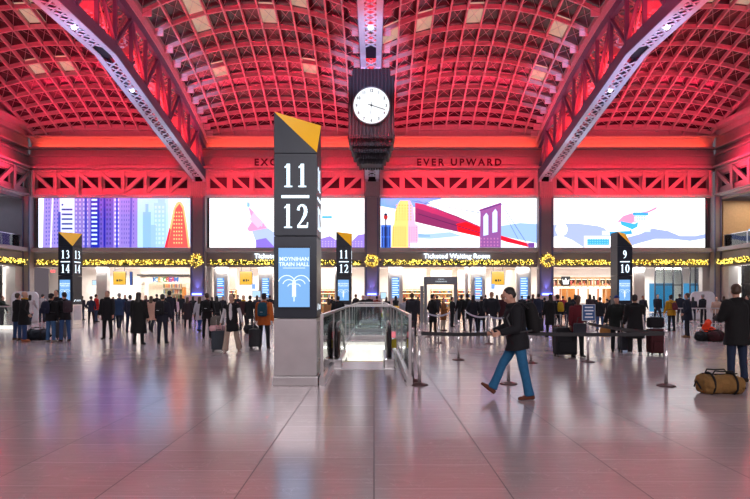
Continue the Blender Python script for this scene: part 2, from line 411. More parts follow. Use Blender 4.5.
# side closure of the vaults over the side walls
for s_, xx, nn in ((-1, XL, 13), (1, XR, 14)):
    P_ = [(xx-s_*.0, D*(1-q), 1.6+U*vz(1, q)+.35) for q in srows]
    struct(mb(STEEL).prism([(xx, D, zz(133))]+P_+[(xx, D*(1-srows[-1]), zz(133))], (s_*.3, 0, 0)).build('trim_%d' % nn))
    struct(mb(STEEL).prism(P_+[(a_, b_, c_+.15) for a_, b_, c_ in P_[::-1]], (-s_*.85, 0, 0)).build('trim_%d' % (nn+2)))
struct(mb(STEEL).box(XL-.6, XL+.9, 20, 50.8, zz(131.5), zz(128)).box(XR-.9, XR+.6, 20, 50.8, zz(131.5), zz(128)).build('trim_12'))

# ------------------------------------------------------------------ arched trusses
def chord_z(s): return 1.6+U*(117+(157-117)*min(1, s/.344))
def arch_z(s): g = 1-((.42-s)/.42)**2; return 1.6+U*(148+48*g)
def truss(k, label):
    cx = X0+k*BAY; T = Vector((cx, 49, 12)); t = thing('roof_truss', label, 'truss', T, 0, 'arched roof trusses')
    HWt = .66
    ss = [i*.043 for i in range(0, 13)]           # panel points, 8 panels to the kink
    pt = lambda x, s, z: Vector((cx+x, D*(1-s)-.4, z))-T
    l = mb(STEELD)
    for x in (-1, 1):
        b = mb(STEELD); c = mb(PURP)
        for s0, s1 in ((0, .344), (.344, .80)):
            z0, z1 = chord_z(s0), chord_z(s1)
            b.bar(pt(x*(HWt-.17), s0, z0), pt(x*(HWt-.17), s1, z1), .34, .06)
            c.bar(pt(x*HWt, s0, z0+.36), pt(x*HWt, s1, z1+.36), .07, .72)
            c.bar(pt(x*(HWt-.1), s0, z0+.72), pt(x*(HWt-.1), s1, z1+.72), .3, .06)
        b.build('bottom_flange', t); c.build('bottom_chord', t)
    n = 66
    for i in range(n):
        s0, s1 = .012+i*.011, .012+(i+1)*.011
        if .33 < s0 < .36:
            if len(l.v): l.build('lacing', t); l = mb(STEELD)
            continue
        for x in (-1, 1): l.bar(pt(x*(HWt-.3), s0, chord_z(s0)+.0), pt(-x*(HWt-.3), s1, chord_z(s1)+.0), .09, .05)
        if i % 6 == 0: l.bar(pt(-HWt+.2, s0, chord_z(s0)), pt(HWt-.2, s0, chord_z(s0)), .16, .05)
    l.build('lacing', t)
    mb(DARKV).bar(pt(0, .333, chord_z(.333)+.2), pt(0, .36, chord_z(.36)+.2), 1.0, .1).build('pin_plate', t)
    r_ = mb(STEEL)
    aa = [i*.025 for i in range(0, 21)]
    for x in (-1, 1):
        b = mb(PURP)
        for a0, a1 in zip(aa, aa[1:]):
            b.bar(pt(x*HWt, a0, arch_z(a0)+.3), pt(x*HWt, a1, arch_z(a1)+.3), .07, .62)
            b.bar(pt(x*(HWt-.1), a0, arch_z(a0)), pt(x*(HWt-.1), a1, arch_z(a1)), .32, .06)
        b.build('arch_chord', t)
    for a0, a1 in zip([i*.0125 for i in range(40)], [i*.0125 for i in range(1, 41)]):
        for x in (-1, 1): r_.bar(pt(x*(HWt-.25), a0, arch_z(a0)), pt(-x*(HWt-.25), a1, arch_z(a1)), .09, .05)
    r_.build('arch_lacing', t)
    # serrated fascia between the arch and the vault edge
    f_ = mb(mat('pale_fascia', (.62, .5, .58), .45))
    for x in (-1, 1):
        for s0, s1 in zip(srows, srows[1:]):
            zt0, zt1 = 1.6+U*vz(1, s0)+.1, 1.6+U*vz(1, s1)+.1
            f_.prism([pt(x*(HWt+.04), s0, arch_z(s0)+.55)+Vector((0, .4, 0)), pt(x*(HWt+.04), s1, arch_z(s1)+.55)+Vector((0, .4, 0)), pt(x*(HWt+.04), s1, max(zt1, arch_z(s1)+.7))+Vector((0, .4, 0)), pt(x*(HWt+.04), s0, max(zt0, arch_z(s0)+.7))+Vector((0, .4, 0))], (x*.06, 0, 0))
            if s0 > 0: f_.box(*sorted((x*(HWt+.04), x*(HWt+.75))), D*(1-s0)-49-.05, D*(1-s0)-49+.05, 1.6+U*vz(1, s0)-.35-12, 1.6+U*vz(1, s0)+.2-12)
    f_.build('fascia_plates', t)
    # web: posts and diagonals in two planes
    for i, s in enumerate(ss):
        if i == 0: continue
        z0, z1 = chord_z(s)+.6, arch_z(s)
        if z1-z0 < .3: continue
        for x in (-1, 1):
            mb(PURP).bar(pt(x*(HWt-.06), s, z0), pt(x*(HWt-.06), s, z1+.2), .1, .26, (1, 0, 0)).build('post', t)
        p = mb(STEEL)
        nz = max(2, int((z1-z0)/.75))
        for q in range(nz):
            a, c_ = z0+(z1-z0)*q/nz, z0+(z1-z0)*(q+1)/nz
            p.bar(pt(-HWt+.1, s, a), pt(HWt-.1, s, c_), .08, .05); p.bar(pt(HWt-.1, s, a), pt(-HWt+.1, s, c_), .08, .05)
            if q % 3 == 1: p.box(-.45, .45, D*(1-s)-49.42, D*(1-s)-49.38, a-12, c_-12)
        p.build('cross_lacing', t)
    for i in range(len(ss)-1):
        s0, s1 = ss[i], ss[i+1]
        a, c_ = (chord_z(s0)+.7, arch_z(s1)) if i % 2 == 0 else (arch_z(s0), chord_z(s1)+.7)
        if i == 0: a = chord_z(0)+.7
        for x in (-1, 1):
            mb(PURP).bar(pt(x*(HWt-.06), s0, a), pt(x*(HWt-.06), s1, c_), .1, .22, (1, 0, 0)).build('diagonal', t)
            q = mb(STEEL); m_ = 7
            for j in range(m_):
                u0, u1 = j/m_, (j+1)/m_; hh = .42
                A = pt(x*(HWt-.25), s0+(s1-s0)*u0, a+(c_-a)*u0); B = pt(x*(HWt-.25), s0+(s1-s0)*u1, a+(c_-a)*u1)
                o1 = Vector((0, 0, hh if j % 2 else -hh))
                q.bar(A+o1, B-o1, .06, .06)
            A = pt(x*(HWt-.25), s0, a); B = pt(x*(HWt-.25), s1, c_); q.bar(A+Vector((0, 0, .42)), B+Vector((0, 0, .42)), .1, .1); q.bar(A-Vector((0, 0, .42)), B-Vector((0, 0, .42)), .1, .1)
            q.build('laced_brace', t)
    # end shoe
    mb(STEELD).bar(pt(-HWt+.15, 0, chord_z(0)+.2), pt(-HWt+.15, -.006, chord_z(0)-1.3), .25, .25).bar(pt(HWt-.15, 0, chord_z(0)+.2), pt(HWt-.15, -.006, chord_z(0)-1.3), .25, .25).build('end_shoe', t)
    for yy in (22, 29, 36):
        mb(em('white_lamp', (.9, .95, 1), 14)).lathe([(.1, 0), (.13, .1), (.02, .12)], pt(0, 1-(yy+.4)/D, chord_z(1-yy/D)-.14), 10).build('lamp', t)
truss(-1, 'arched steel roof truss rising left from behind the largest numbered pillar')
truss(0, 'arched steel roof truss carrying the clock in the middle')
truss(1, 'arched steel roof truss rising right above the walking man')

# ------------------------------------------------------------------ video screens
def lin(h): return tuple(((int(h[i:i+2], 16)/255)+.0)**2.2 for i in (0, 2, 4))
def E(h, s=1.6): c = lin(h); k = 1.35 if min(c) < .8 else 1; return em('display_'+h, tuple(x**k for x in c), s)
YS = 50.0
class Scr:
    def __init__(s, x0, x1, bg, label):
        s.t = thing('video_screen', label, 'screen', ((XP(x0, YS)+XP(x1, YS))/2, YS, zz(247.6)), 0, 'four wide video screens')
        s.o = Vector(s.t.location); s.b = MB(); s.l = 0; s.x0 = x0; s.x1 = x1
        s.poly([(x0, 198.2), (x1, 198.2), (x1, 247.6), (x0, 247.6)], bg)
    def poly(s, pts, c, e=1.6):
        s.l += 1; s.b.use(E(c, e))
        s.b.add([Vector((XP(min(max(x, s.x0), s.x1), YS), YS-.004*s.l, ZY(min(max(y, 198.2), 247.6), YS)))-s.o for x, y in pts], [tuple(range(len(pts)))])
        return s
    def rect(s, x0, y0, x1, y1, c, e=1.6): return s.poly([(x0, y0), (x1, y0), (x1, y1), (x0, y1)], c, e)
    def dots(s, x0, y0, x1, y1, nx, ny, c, fx=.5, fy=.55, sl=0., e=1.6):
        s.l += 1; s.b.use(E(c, e)); dx, dy = (x1-x0)/nx, (y1-y0)/ny
        for i in range(nx):
            for j in range(ny):
                a, b = x0+i*dx, y0+j*dy+sl*i
                P = [(a, b), (a+dx*fx, b+sl*fx), (a+dx*fx, b+dy*fy+sl*fx), (a, b+dy*fy)]
                P = [(x, min(max(y, 198.2), 247.6)) for x, y in P]
                s.b.add([Vector((XP(x, YS), YS-.004*s.l, ZY(y, YS)))-s.o for x, y in P], [(0, 1, 2, 3)])
        return s
    def line(s, x0, y0, x1, y1, w, c, e=1.6):
        d = math.hypot(x1-x0, y1-y0); nx, ny = -(y1-y0)/d*w/2, (x1-x0)/d*w/2
        return s.poly([(x0+nx, y0+ny), (x1+nx, y1+ny), (x1-nx, y1-ny), (x0-nx, y0-ny)], c, e)
    def disc(s, x, y, rx, ry, c, e=1.6): return s.poly([(x+rx*math.cos(q*PI/12), y+ry*math.sin(q*PI/12)) for q in range(24)], c, e)
    def done(s):
        s.b.build('display', s.t)
        xa, xb, za, zb = XP(s.x0, YS), XP(s.x1, YS), zz(247.6), zz(198.0)
        b = mb(mat('screen_bezel', (.03, .03, .035), .4, var=0))
        y0, y1 = YS-.045-s.o.y, YS+.2-s.o.y; ox, oz = s.o.x, s.o.z
        for a in ((xa-.12, xb+.12, za-.12, za), (xa-.12, xb+.12, zb, zb+.1), (xa-.12, xa, za, zb), (xb, xb+.12, za, zb)):
            b.box(a[0]-ox, a[1]-ox, y0, y1, a[2]-oz, a[3]-oz)
        b.box(xa-ox, xb-ox, .05, .22, za-oz, zb-oz); b.build('bezel', s.t)
s = Scr(38.5, 193, 'E8F0FF', 'wide video screen showing lilac apartment towers and an orange wedge building')
s.rect(137, 198, 193, 248, 'BCD8F8'); s.rect(168, 198, 193, 248, 'CFE0FA'); s.rect(143, 212, 151, 248, '9CC0EE').rect(145.5, 204, 148.5, 212, '9CC0EE').rect(154, 203, 166, 248, 'AFCDF4').rect(158, 199, 165, 204, 'AFCDF4')
s.dots(155, 206, 166, 246, 3, 9, 'C8E0FA').rect(151, 225, 156, 248, 'A6C6F0')
s.poly([(44, 198), (62, 198), (60, 248), (43, 248)], 'A99AD8').dots(46, 199, 60, 247, 5, 12, '6C6CC8', .4, .5, -.3).line(53, 198, 51, 248, 1.6, 'E8E4FF')
s.rect(60, 198, 75, 248, 'D9DCF4').dots(62, 204, 74, 247, 1, 9, '3C4FA0', .9, .35).rect(64, 201, 73, 206, 'FFFFFF').rect(58.5, 212, 61, 248, '5560B8')
s.rect(75, 198, 91, 248, '9688CC').dots(76, 199, 91, 247, 4, 11, 'C9BEEE', .35, .5).rect(85, 198, 87.5, 248, '5A5CC0')
s.rect(91, 198, 100, 248, '2B3FB8').dots(92, 199, 99, 247, 1, 11, 'D4E4FF', .8, .45)
s.rect(100, 198, 114, 248, '7C6CC4').dots(101, 199, 113, 247, 4, 10, '4A45A4', .4, .5).rect(104, 198, 106, 248, '3A3AB4')
s.rect(114, 198, 121, 248, 'A895DC').dots(115, 199, 121, 247, 2, 11, 'E4DCFF', .5, .5).rect(116.5, 198, 118.5, 248, '4550C8')
s.rect(121, 198, 138, 248, 'A18FD6').dots(122, 201, 136, 246, 6, 10, '7F6FC8', .4, .5).line(132, 198, 131, 248, 2, '7468C8')
s.poly([(165, 248), (170, 228), (174, 209), (176.5, 203.5), (179, 201.5), (182, 202.5), (184.5, 207), (187, 222), (190.5, 248)], 'FFC890').poly([(168, 248), (172, 229), (176, 209), (180, 204), (183, 209), (186, 228), (188.5, 248)], 'F4706C')
s.dots(174, 212, 184, 246, 4, 9, 'FFD9A0', .5, .4, e=1.4).poly([(165, 248), (170, 228), (171.5, 230), (168, 248)], 'E84A5C').done()
s = Scr(209.5, 365, 'FFFFFF', 'wide video screen mostly white with pink curve, partly behind the largest pillar')
s.poly([(209, 198), (232, 198), (222, 222), (209, 232)], 'F2F6FF').poly([(248, 206), (253, 211), (263, 222), (268, 229), (260, 231), (249, 231.5), (247, 229), (252, 221)], 'F2A8CC').poly([(249, 219), (254, 212), (264, 223), (258, 228)], 'E8C4E4')
s.poly([(252, 231), (268, 228), (285, 240), (290, 248), (258, 248)], 'B9C6EE').poly([(256, 240), (266, 238), (275, 248), (256, 248)], '9A86D8').rect(247, 202, 250, 207, '8CC4EE').dots(261, 206, 290, 228, 8, 7, 'B8CCF0', .35, .5)
s.rect(322, 216, 332, 218.5, '6CC0EE').poly([(320, 248), (320, 239), (330, 236), (336, 240), (344, 237), (352, 241), (358, 235), (365, 234), (365, 248)], 'A590D8').dots(322, 241, 364, 248, 14, 3, 'C8B8F0', .4, .5).done()
s = Scr(380.5, 536.5, 'F6F9FF', 'wide video screen showing a red suspension bridge and a yellow art deco tower')
s.poly([(380, 198), (440, 198), (470, 206), (440, 203), (400, 210), (380, 206)], '7FB2E8').disc(448, 206, 22, 7, 'FFFFFF').poly([(416, 235), (450, 232), (462, 236), (430, 239), (416, 238)], 'B4CCEE').poly([(416, 233), (430, 235), (430, 237), (416, 237)], '9CBCE8')
s.poly([(500, 226), (520, 223), (537, 224), (537, 243), (500, 236)], 'A9C4EC').rect(381, 225, 391, 248, '5B86D8').dots(382, 227, 391, 248, 4, 2, '2C4C98', .5, .9)
s.disc(385.7, 217, 2, 3, 'C84848').rect(385.2, 219, 386.4, 248, '303A60').disc(385.7, 214.5, 1.6, 1.2, '303A60')
for x in range(0, 13): s.line(417+x*5.4, 202+x*1.9, 417+x*5.4, 204+x*2.35, .35, '6C7CB0')
s.line(412, 201, 480, 213, .6, '5E78B8').line(417, 200.5, 478, 226, .6, '7088C0').line(430, 204, 425, 202, .5, '5E78B8')
s.poly([(415, 203), (424, 204.5), (456, 216), (492, 232), (482, 237.5), (440, 228), (415, 222)], '9C4478').poly([(415, 203), (424, 204.5), (490, 231), (488, 233), (440, 216), (415, 208)], 'C0487C').poly([(456, 224), (466, 222), (491, 232), (482, 237.5), (458, 232)], 'F0283C').line(418, 214, 480, 233, .7, '6C3468')
s.poly([(500, 235.5), (512, 239), (533, 245), (530, 248), (506, 242), (500, 240)], 'EE2848').rect(528, 243, 534, 248, '8A5CA8').line(501, 204, 528, 246, .6, '7088C0').line(503, 212, 518, 240, .5, '7088C0')
s.poly([(479.5, 248), (480, 212), (478.5, 210), (501, 202.5), (500.5, 248)], 'A06CA8').poly([(483, 236), (483, 217), (486, 213), (488, 216), (488, 235)], 'D6E2FA').poly([(492, 233), (492, 213), (495, 209), (497, 212), (497, 232)], 'D6E2FA').dots(480, 238, 500, 248, 6, 3, 'C48AB8', .4, .5).line(479, 211, 501, 204, 1.2, '6E4C90')
s.poly([(391, 248), (392.5, 226), (394, 225), (395, 212), (398, 204), (400, 201), (410, 201), (413, 207), (415, 224), (418, 226), (418, 248)], 'FFD890').poly([(408, 201), (410, 201), (413, 207), (415, 224), (418, 226), (418, 248), (408, 248)], 'E8C0D8').dots(393, 227, 407, 247, 6, 8, 'F09848', .35, .6).dots(409, 227, 418, 247, 4, 8, 'A878B4', .35, .6).dots(396, 205, 413, 222, 6, 6, 'F8B860', .35, .5)
s.rect(410, 243, 419, 248, 'F0F0FF').disc(419, 245, 2, 2.4, 'FFFFFF').done()
s = Scr(551, 705, 'FFFFFF', 'wide video screen showing blue hills, a pink curve and flying teal blocks')
s.poly([(551, 226), (559, 223.5), (578, 223.5), (598, 226), (618, 233), (625, 248), (551, 248)], 'B4BFEA').poly([(551, 238), (560, 235), (572, 240), (584, 247.6), (551, 247.6)], 'FFFFFF').disc(561.5, 229.5, 6, 6.4, 'FFFFFF')
s.poly([(600, 248), (606, 237), (625, 238), (640, 234), (652, 228.5), (668, 231), (680, 236), (695, 236), (705, 234), (705, 238.5), (690, 241), (672, 239), (655, 239), (640, 243), (625, 248)], 'A9B6E6')
s.poly([(657, 202), (656, 207), (648, 211), (638, 213), (630, 215), (624, 221), (636, 222), (640, 216), (650, 212), (656.5, 209)], 'F49CBE').poly([(617, 222), (623, 216), (632, 213), (636, 221), (630, 224)], 'F4A4C4')
s.poly([(584, 236), (612, 236), (610, 247.6), (584, 247.6)], 'FFFFFF').rect(587, 239, 609, 245, '58B8E4').dots(587, 239, 609, 245, 9, 3, '9CD8F0', .5, .4).rect(602, 231, 630, 235, 'E8F4FF').poly([(609, 231), (631, 230), (632, 234), (610, 236)], '48B0E0').poly([(604, 228), (622, 225), (630, 231), (608, 232)], 'FFFFFF')
s.poly([(620, 221), (634, 224), (638, 222), (637, 227), (632, 229.5), (621, 225)], '58BCE6').rect(632.5, 212.5, 648, 215.5, '50B4E0').rect(634, 215.5, 646, 221, 'DCEEFF').rect(639, 226, 650, 232, 'D8E2F8').dots(634, 216, 646, 221, 5, 2, 'A0D0F0', .4, .5).done()

# ------------------------------------------------------------------ garlands and wreaths
GOLD = em('warm_fairy_light', (1, .74, .12), 6); NEED = mat('garland_greenery', (.05, .09, .03), .7); NEED2 = mat('gold_foil_sprigs', (.7, .55, .12), .35, .3)
def garland(a, b, label, seed):
    a = Vector(a); b = Vector(b); L = (b-a).length; rr = random.Random(seed)
    d = (b-a).normalized(); nrm = Vector((d.y, -d.x, 0))
    t = thing('garland', label, 'garland', a, 0, 'gold lit garlands along the lower edge')
    g = mb(NEED); n = int(L*60)
    for i in range(n):
        p = d*(i/n*L); an = rr.uniform(0, 2*PI); r0 = rr.uniform(.04, .1); r1 = rr.uniform(.14, .29)
        u = nrm*math.cos(an)*.5+Vector((0, 0, 1))*math.sin(an)+d*rr.uniform(-.8, .8)
        g.use(NEED2 if i % 3 == 0 else NEED).bar(p+u*r0, p+u*r1, .055, .055)
    g.tube([(0, 0, 0), d*L], .09, 6); o = g.build('greenery', t); o['kind'] = 'stuff'
    if abs(d.x) > .9:
        for i in range(5): mb(BLACK).box(.6+i*(L-1.2)/4-.02, .6+i*(L-1.2)/4+.02, 0, 50-a.y, -.02, .02).build('hook', t)
    g = mb(GOLD)
    for i in range(int(L*22)):
        p = d*rr.uniform(0, L)+Vector((0, 0, rr.uniform(-.25, .25)))+nrm*rr.uniform(.08, .28); g.ball(p, rr.uniform(.022, .042), n=4)
    o = g.build('fairy_lights', t); o['kind'] = 'stuff'
zg = ZY(262.3, 49.7)
gl = ['below the screen with the apartment towers', 'below the screen behind the largest pillar', 'below the letters Ticketed Waiting Room under the bridge screen', 'below the screen with blue hills']
for k in range(4):
    a = X0+(k-2)*BAY+(1.12 if k else 1.05); b = X0+(k-1)*BAY-(1.12 if k < 3 else 1.05)
    garland((a, 49.75, zg), (b, 49.75, zg), 'gold lit evergreen garland '+gl[k], k)
garland((XL+.3, 30, zg), (XL+.3, 49.1, zg), 'gold lit evergreen garland along the left side wall', 8)
garland((XR-.3, 49.1, zg), (XR-.3, 30, zg), 'gold lit evergreen garland along the right side wall', 9)
for k, lab in ((-1, 'on the column right of the ice cream shop'), (0, 'on the column under the clock'), (1, 'on the column right of the letters Ticketed Waiting Room')):
    t = thing('wreath', 'round wreath of golden lights '+lab, 'wreath', (X0+k*BAY, 49.1, ZY(261, 49.7)), 0, 'golden wreaths on the columns'); rr = random.Random(k+40)
    g = mb(NEED2); g.tube([(.5*math.cos(q*PI/12), 0, .5*math.sin(q*PI/12)) for q in range(25)], .07, 6, False)
    for i in range(150):
        q = rr.uniform(0, 2*PI); r0 = rr.uniform(.18, .5); r1 = r0+rr.uniform(.15, .34); y = rr.uniform(-.2, .05); q2 = q+rr.uniform(-.15, .15)
        g.use(NEED2 if i % 4 else NEED).bar((r0*math.cos(q), y, r0*math.sin(q)), (r1*math.cos(q2), y-.05, r1*math.sin(q2)), .03, .03)
    g.build('ring_of_sprigs', t); g = mb(GOLD)
    for i in range(80):
        q = rr.uniform(0, 2*PI); r0 = rr.uniform(.2, .78) if i % 3 else rr.uniform(.4, .6); g.ball((r0*math.cos(q), rr.uniform(-.26, -.1), r0*math.sin(q)), .028, n=4)
    o = g.build('fairy_lights', t); o['kind'] = 'stuff'
# ------------------------------------------------------------------ lit lettering
LIT = em('white_lit_letters', (.8, .92, 1), 2.2)
tag(text_mb('Ticketed Waiting Room', LIT, .64, (XP(457, 49.8), 49.86, ZY(258.2, 49.8)), depth=.12, bold=.008, spacing=1.02).build('sign_lettering'), 'white lit letters Ticketed Waiting Room under the bridge screen', 'sign')
tag(text_mb('Ticketed Waiting Room', LIT, .64, (XP(287.5, 49.8), 49.86, ZY(258.2, 49.8)), depth=.12, bold=.008, spacing=1.02).build('sign_lettering'), 'white lit letters Ticketed Waiting Room mostly hidden behind the largest pillar', 'sign')

# ------------------------------------------------------------------ numbered pillars
SLATE = mat('slate_enamel', (.013, .019, .032), .4); YEL = mat('yellow_enamel', (1., .5, .008), .4, var=.02)
DIG = em('lit_numeral', (.72, .88, 1), 1.9); SCRB = em('sky_blue_display', (.22, .50, .95), 1.0); WEM = em('white_display_print', (.8, .92, 1), 1.3)
GLY = {'1': [[(.5, 0, .16), (.5, 1, .16)], [(.5, .97, .06), (.24, .84, .06)], [(.22, .03, .06), (.78, .03, .06)]],
 '2': [[(.2, .74, .13), (.24, .88, .1), (.44, .97, .08), (.66, .9, .14), (.74, .72, .17), (.66, .52, .15), (.42, .27, .09), (.18, .09, .07)], [(.14, .06, .12), (.82, .06, .12)], [(.82, .02, .06), (.86, .24, .05)]],
 '3': [[(.2, .84, .08), (.4, .97, .07), (.64, .9, .13), (.68, .72, .14), (.56, .57, .08), (.36, .53, .06)], [(.4, .54, .06), (.66, .46, .12), (.76, .26, .17), (.64, .08, .12), (.4, .02, .07), (.2, .1, .1)]],
 '4': [[(.62, 0, .15), (.62, 1, .15)], [(.6, .98, .06), (.14, .32, .06)], [(.1, .29, .08), (.88, .29, .08)], [(.44, .02, .05), (.8, .02, .05)]],
 '9': [[(.74, .62, .17), (.68, .86, .12), (.48, .97, .07), (.3, .88, .13), (.24, .68, .17), (.32, .48, .12), (.5, .42, .07), (.68, .52, .09)], [(.75, .66, .17), (.68, .3, .13), (.5, .1, .08), (.26, .02, .06)]],
 '0': [[(.5, .97, .07), (.3, .86, .13), (.2, .5, .17), (.3, .14, .13), (.5, .03, .07), (.7, .14, .13), (.8, .5, .17), (.7, .86, .13), (.5, .97, .07)]]}
def glyphs(b, txt, cx, z0, h, F, w=.6):
    n = len(txt); tot = n*w*h
    for i, ch in enumerate(txt):
        ox = cx-tot/2+i*w*h
        for li, st in enumerate(GLY[ch]):
            for (x0, y0, w0), (x1, y1, w1) in zip(st, st[1:]):
                dx, dy = (x1-x0)*w*1.15, y1-y0; L = math.hypot(dx, dy) or 1; nx, ny = -dy/L, dx/L
                P = []
                for x, y, ww, sg in ((x0, y0, w0, 1), (x1, y1, w1, 1), (x1, y1, w1, -1), (x0, y0, w0, -1)):
                    P.append((ox+x*w*h+nx*ww*h*.45*sg, z0+y*h+ny*ww*h*.45*sg))
                b.add([F(px, pz, .004+li*.001) for px, pz in P]+[F(px, pz, -.01) for px, pz in P], [(0, 1, 2, 3), (0, 4, 5, 1), (1, 5, 6, 2), (2, 6, 7, 3), (3, 7, 4, 0)])
def pillar(up, dn, loc, label, rz=0):
    t = thing('numbered_pillar', label, 'pillar', loc, rz, 'numbered track pillars'); h = .385
    mb(SS).box(-h-.02, h+.02, -h-.02, h+.02, 0, .17).build('plinth', t, bevel=.01)
    mb(SS).box(-h, h, -h, h, .18, 1.21).build('steel_casing', t, bevel=.008)
    b = mb(SLATE).box(-h, h, -h, h, 1.22, 2.69).box(-h, h, -h, h, 2.705, 4.18)
    zt, zl = 4.93, 4.2
    FL, FR, BR, BL = (-h, -h), (h, -h), (h, h), (-h, h)
    b.add([(*FL, 4.19), (*FR, 4.19), (*BR, 4.19), (*BL, 4.19), (*FL, zt), (*BR, zt), (*BL, zt)], [(3, 2, 1, 0), (0, 1, 4), (1, 2, 5), (2, 3, 6, 5), (3, 0, 4, 6), (4, 5, 6)])
    b.build('slate_casing', t, bevel=.004)
    b = mb(YEL).add([(-h+.0, -h-.001, zt+.004), (h+.002, -h-.002, zl), (h+.001, h, zt+.004), (-h+.02, -h+.02, zt-.02)], [(0, 1, 2), (0, 3, 1), (1, 3, 2), (0, 2, 3)])
    b.build('yellow_cut_face', t)
    for F, nm in ((lambda x, z, e: (x, -h-e, z), 'numbers'), (lambda x, z, e: (h+e, x, z), 'side_numbers')):
        b = mb(DIG); glyphs(b, up, 0, 3.575, .42, F); glyphs(b, dn, 0, 2.84, .43, F)
        b.add([F(x, z, e) for e in (.004, -.01) for x, z in ((-.25, 3.38), (.25, 3.38), (.25, 3.43), (-.25, 3.43))], [(0, 1, 2, 3), (0, 4, 5, 1), (1, 5, 6, 2), (2, 6, 7, 3), (3, 7, 4, 0)])
        b.build(nm, t)
    d = mb(mat('display_bezel', (.01, .012, .02), .3, var=0)).box(-.31, .27, -h-.012, -h+.02, 1.38, 2.52).build('display', t)
    b = mb(SCRB).box(-.30, .26, -h-.016, -h-.01, 1.42, 2.48)
    b.build('display_image', d)
    for tx, zp, sz in (('MOYNIHAN', 2.25, .098), ('TRAIN HALL', 2.155, .098)):
        text_mb(tx, WEM, sz, (-.02, -h-.018, zp), depth=.004, bold=.002).build('display_text', d)
    b = mb(WEM).box(-.22, .18, -h-.02, -h-.016, 2.115, 2.125)
    for r_, zc in ((.21, 1.83), (.15, 1.80), (.085, 1.77)):
        for sg in (-1, 1):
            cx = -.02+sg*r_*.62
            pts = [(cx+sg*r_*.75*math.cos(a*PI/10)*1.0, -h-.018, zc+r_*.75*math.sin(a*PI/10)) for a in range(1, 11)]
            b.tube([(pts[-1][0], -h-.018, 1.6+.3*(.21-r_))]+pts[::-1], .008, 4)
    b.tube([(-.02, -h-.018, 1.52), (-.02, -h-.018, 1.8)], .01, 4); b.build('display_emblem', d)
    b = mb(mat('side_white_glass', (.6, .62, .66), .2)).box(h-.004, h+.004, -.3, .3, .4, 1.15); b.build('side_panel', t)
    b = mb(WEM)
    b.add([(h+.004, -.3, 1.36), (h+.004, -.22, 1.36), (h+.004, -.12, 1.48), (h+.004, -.2, 1.48)], [(0, 1, 2, 3)])
    for i in range(4): b.add([(h+.004, -.08+i*.09, 1.37), (h+.004, -.03+i*.09, 1.37), (h+.004, -.01+i*.09, 1.46), (h+.004, -.06+i*.09, 1.46)], [(0, 1, 2, 3)])
    b.build('side_logo', t)
    return t
pillar('11', '12', (-1.415, 9.4+.385-.05, 0), 'largest numbered pillar reading 11 and 12, nearest, beside the near escalator')
pillar('11', '12', (-1.93+.385, 26.6+.385, 0), 'smaller distant pillar reading 11 and 12 beyond the escalators')
pillar('13', '14', (-16.2+.43, 27, 0), 'numbered pillar reading 13 and 14, left of the crowd', R(-4))
pillar('9', '10', (12.45+.385, 26.6+.385, 0), 'numbered pillar reading 9 and 10, right of the walking man')

# ------------------------------------------------------------------ clock
CLK = mat('dark_aubergine_fins', (.035, .03, .04), .5, .1)
t = thing('hanging_clock', 'large fluted art deco clock hanging in the middle of the hall', 'clock', (X0+.03, 34, 0))
def flute(b, hw, z0, z1, n, amp=.07, sc=0):
    pts = []
    for sd in range(4):
        a = sd*PI/2
        for i in range(n):
            for q in range(5):
                u = -1+2*(i+q/5)/n; y = hw-amp*math.sin(q/5*PI)*0-(amp if q in (2, 3) else 0 if q == 0 else amp*.6)
                x, yy = u*hw, -y
                pts.append((x*math.cos(a)-yy*math.sin(a), x*math.sin(a)+yy*math.cos(a)))
    m = len(pts); b.add([(x, y, z0) for x, y in pts]+[(x, y, z1) for x, y in pts], [tuple(range(m))[::-1], tuple(range(m, 2*m))]+[(i, (i+1) % m, (i+1) % m+m, i+m) for i in range(m)])
cz = lambda y: 1.6+(297-y)*32.6/520
b = mb(CLK); flute(b, 1.44, cz(137), cz(76), 13); b.build('case', t)
b = mb(CLK); flute(b, 1.2, cz(76), cz(67), 11); b.build('upper_step', t)
b = mb(CLK); flute(b, 1.16, cz(150), cz(136), 11); b.build('lower_step', t)
b = mb(CLK); flute(b, .78, cz(160), cz(149), 7); b.build('lowest_step', t)
b = mb(CLK)
for hw, z in ((1.45, cz(137)), (1.3, cz(144)), (1.17, cz(150)), (.95, cz(155)), (.79, cz(160))):
    n = int(hw*2/.16)
    for i in range(n):
        for sg in (-1, 1):
            x = -hw+(i+.5)*2*hw/n; b.lathe([(.07, -.1), (.09, .12)], (x, sg*(hw-.05), z), 6); b.lathe([(.07, -.1), (.09, .12)], (sg*(hw-.05), x, z), 6)
flute(b, 1.3, cz(144), cz(137), 11); flute(b, .95, cz(155), cz(150), 9)
b.build('scalloped_fringe', t)
fz = cz(106); fy = -1.44
b = mb(mat('clock_rim', (.2, .18, .2), .3, .8)); b.tube([(1.17*math.cos(q*PI/24), fy-.03, fz+1.17*math.sin(q*PI/24)) for q in range(49)], .05, 6, False); b.build('dial_rim', t)
df = mb(em('clock_dial_light', (.93, .97, 1), 1.15)); df.add([(1.15*math.cos(q*PI/24), fy-.05, fz+1.15*math.sin(q*PI/24)) for q in range(48)]+[(1.15*math.cos(q*PI/24), fy+.02, fz+1.15*math.sin(q*PI/24)) for q in range(48)], [tuple(range(48)), tuple(range(48, 96))]+[(i, (i+1) % 48, (i+1) % 48+48, i+48) for i in range(48)])
df = df.build('dial', t)
INK = mat('clock_ink', (.05, .05, .07), .5, var=0)
for i in range(12):
    a = PI/2-(i+1)*PI/6
    text_mb(str(i+1), INK, .24, (.93*math.cos(a), fy-.07, fz+.93*math.sin(a)-.085), depth=.02, bold=.006).build('numeral', df)
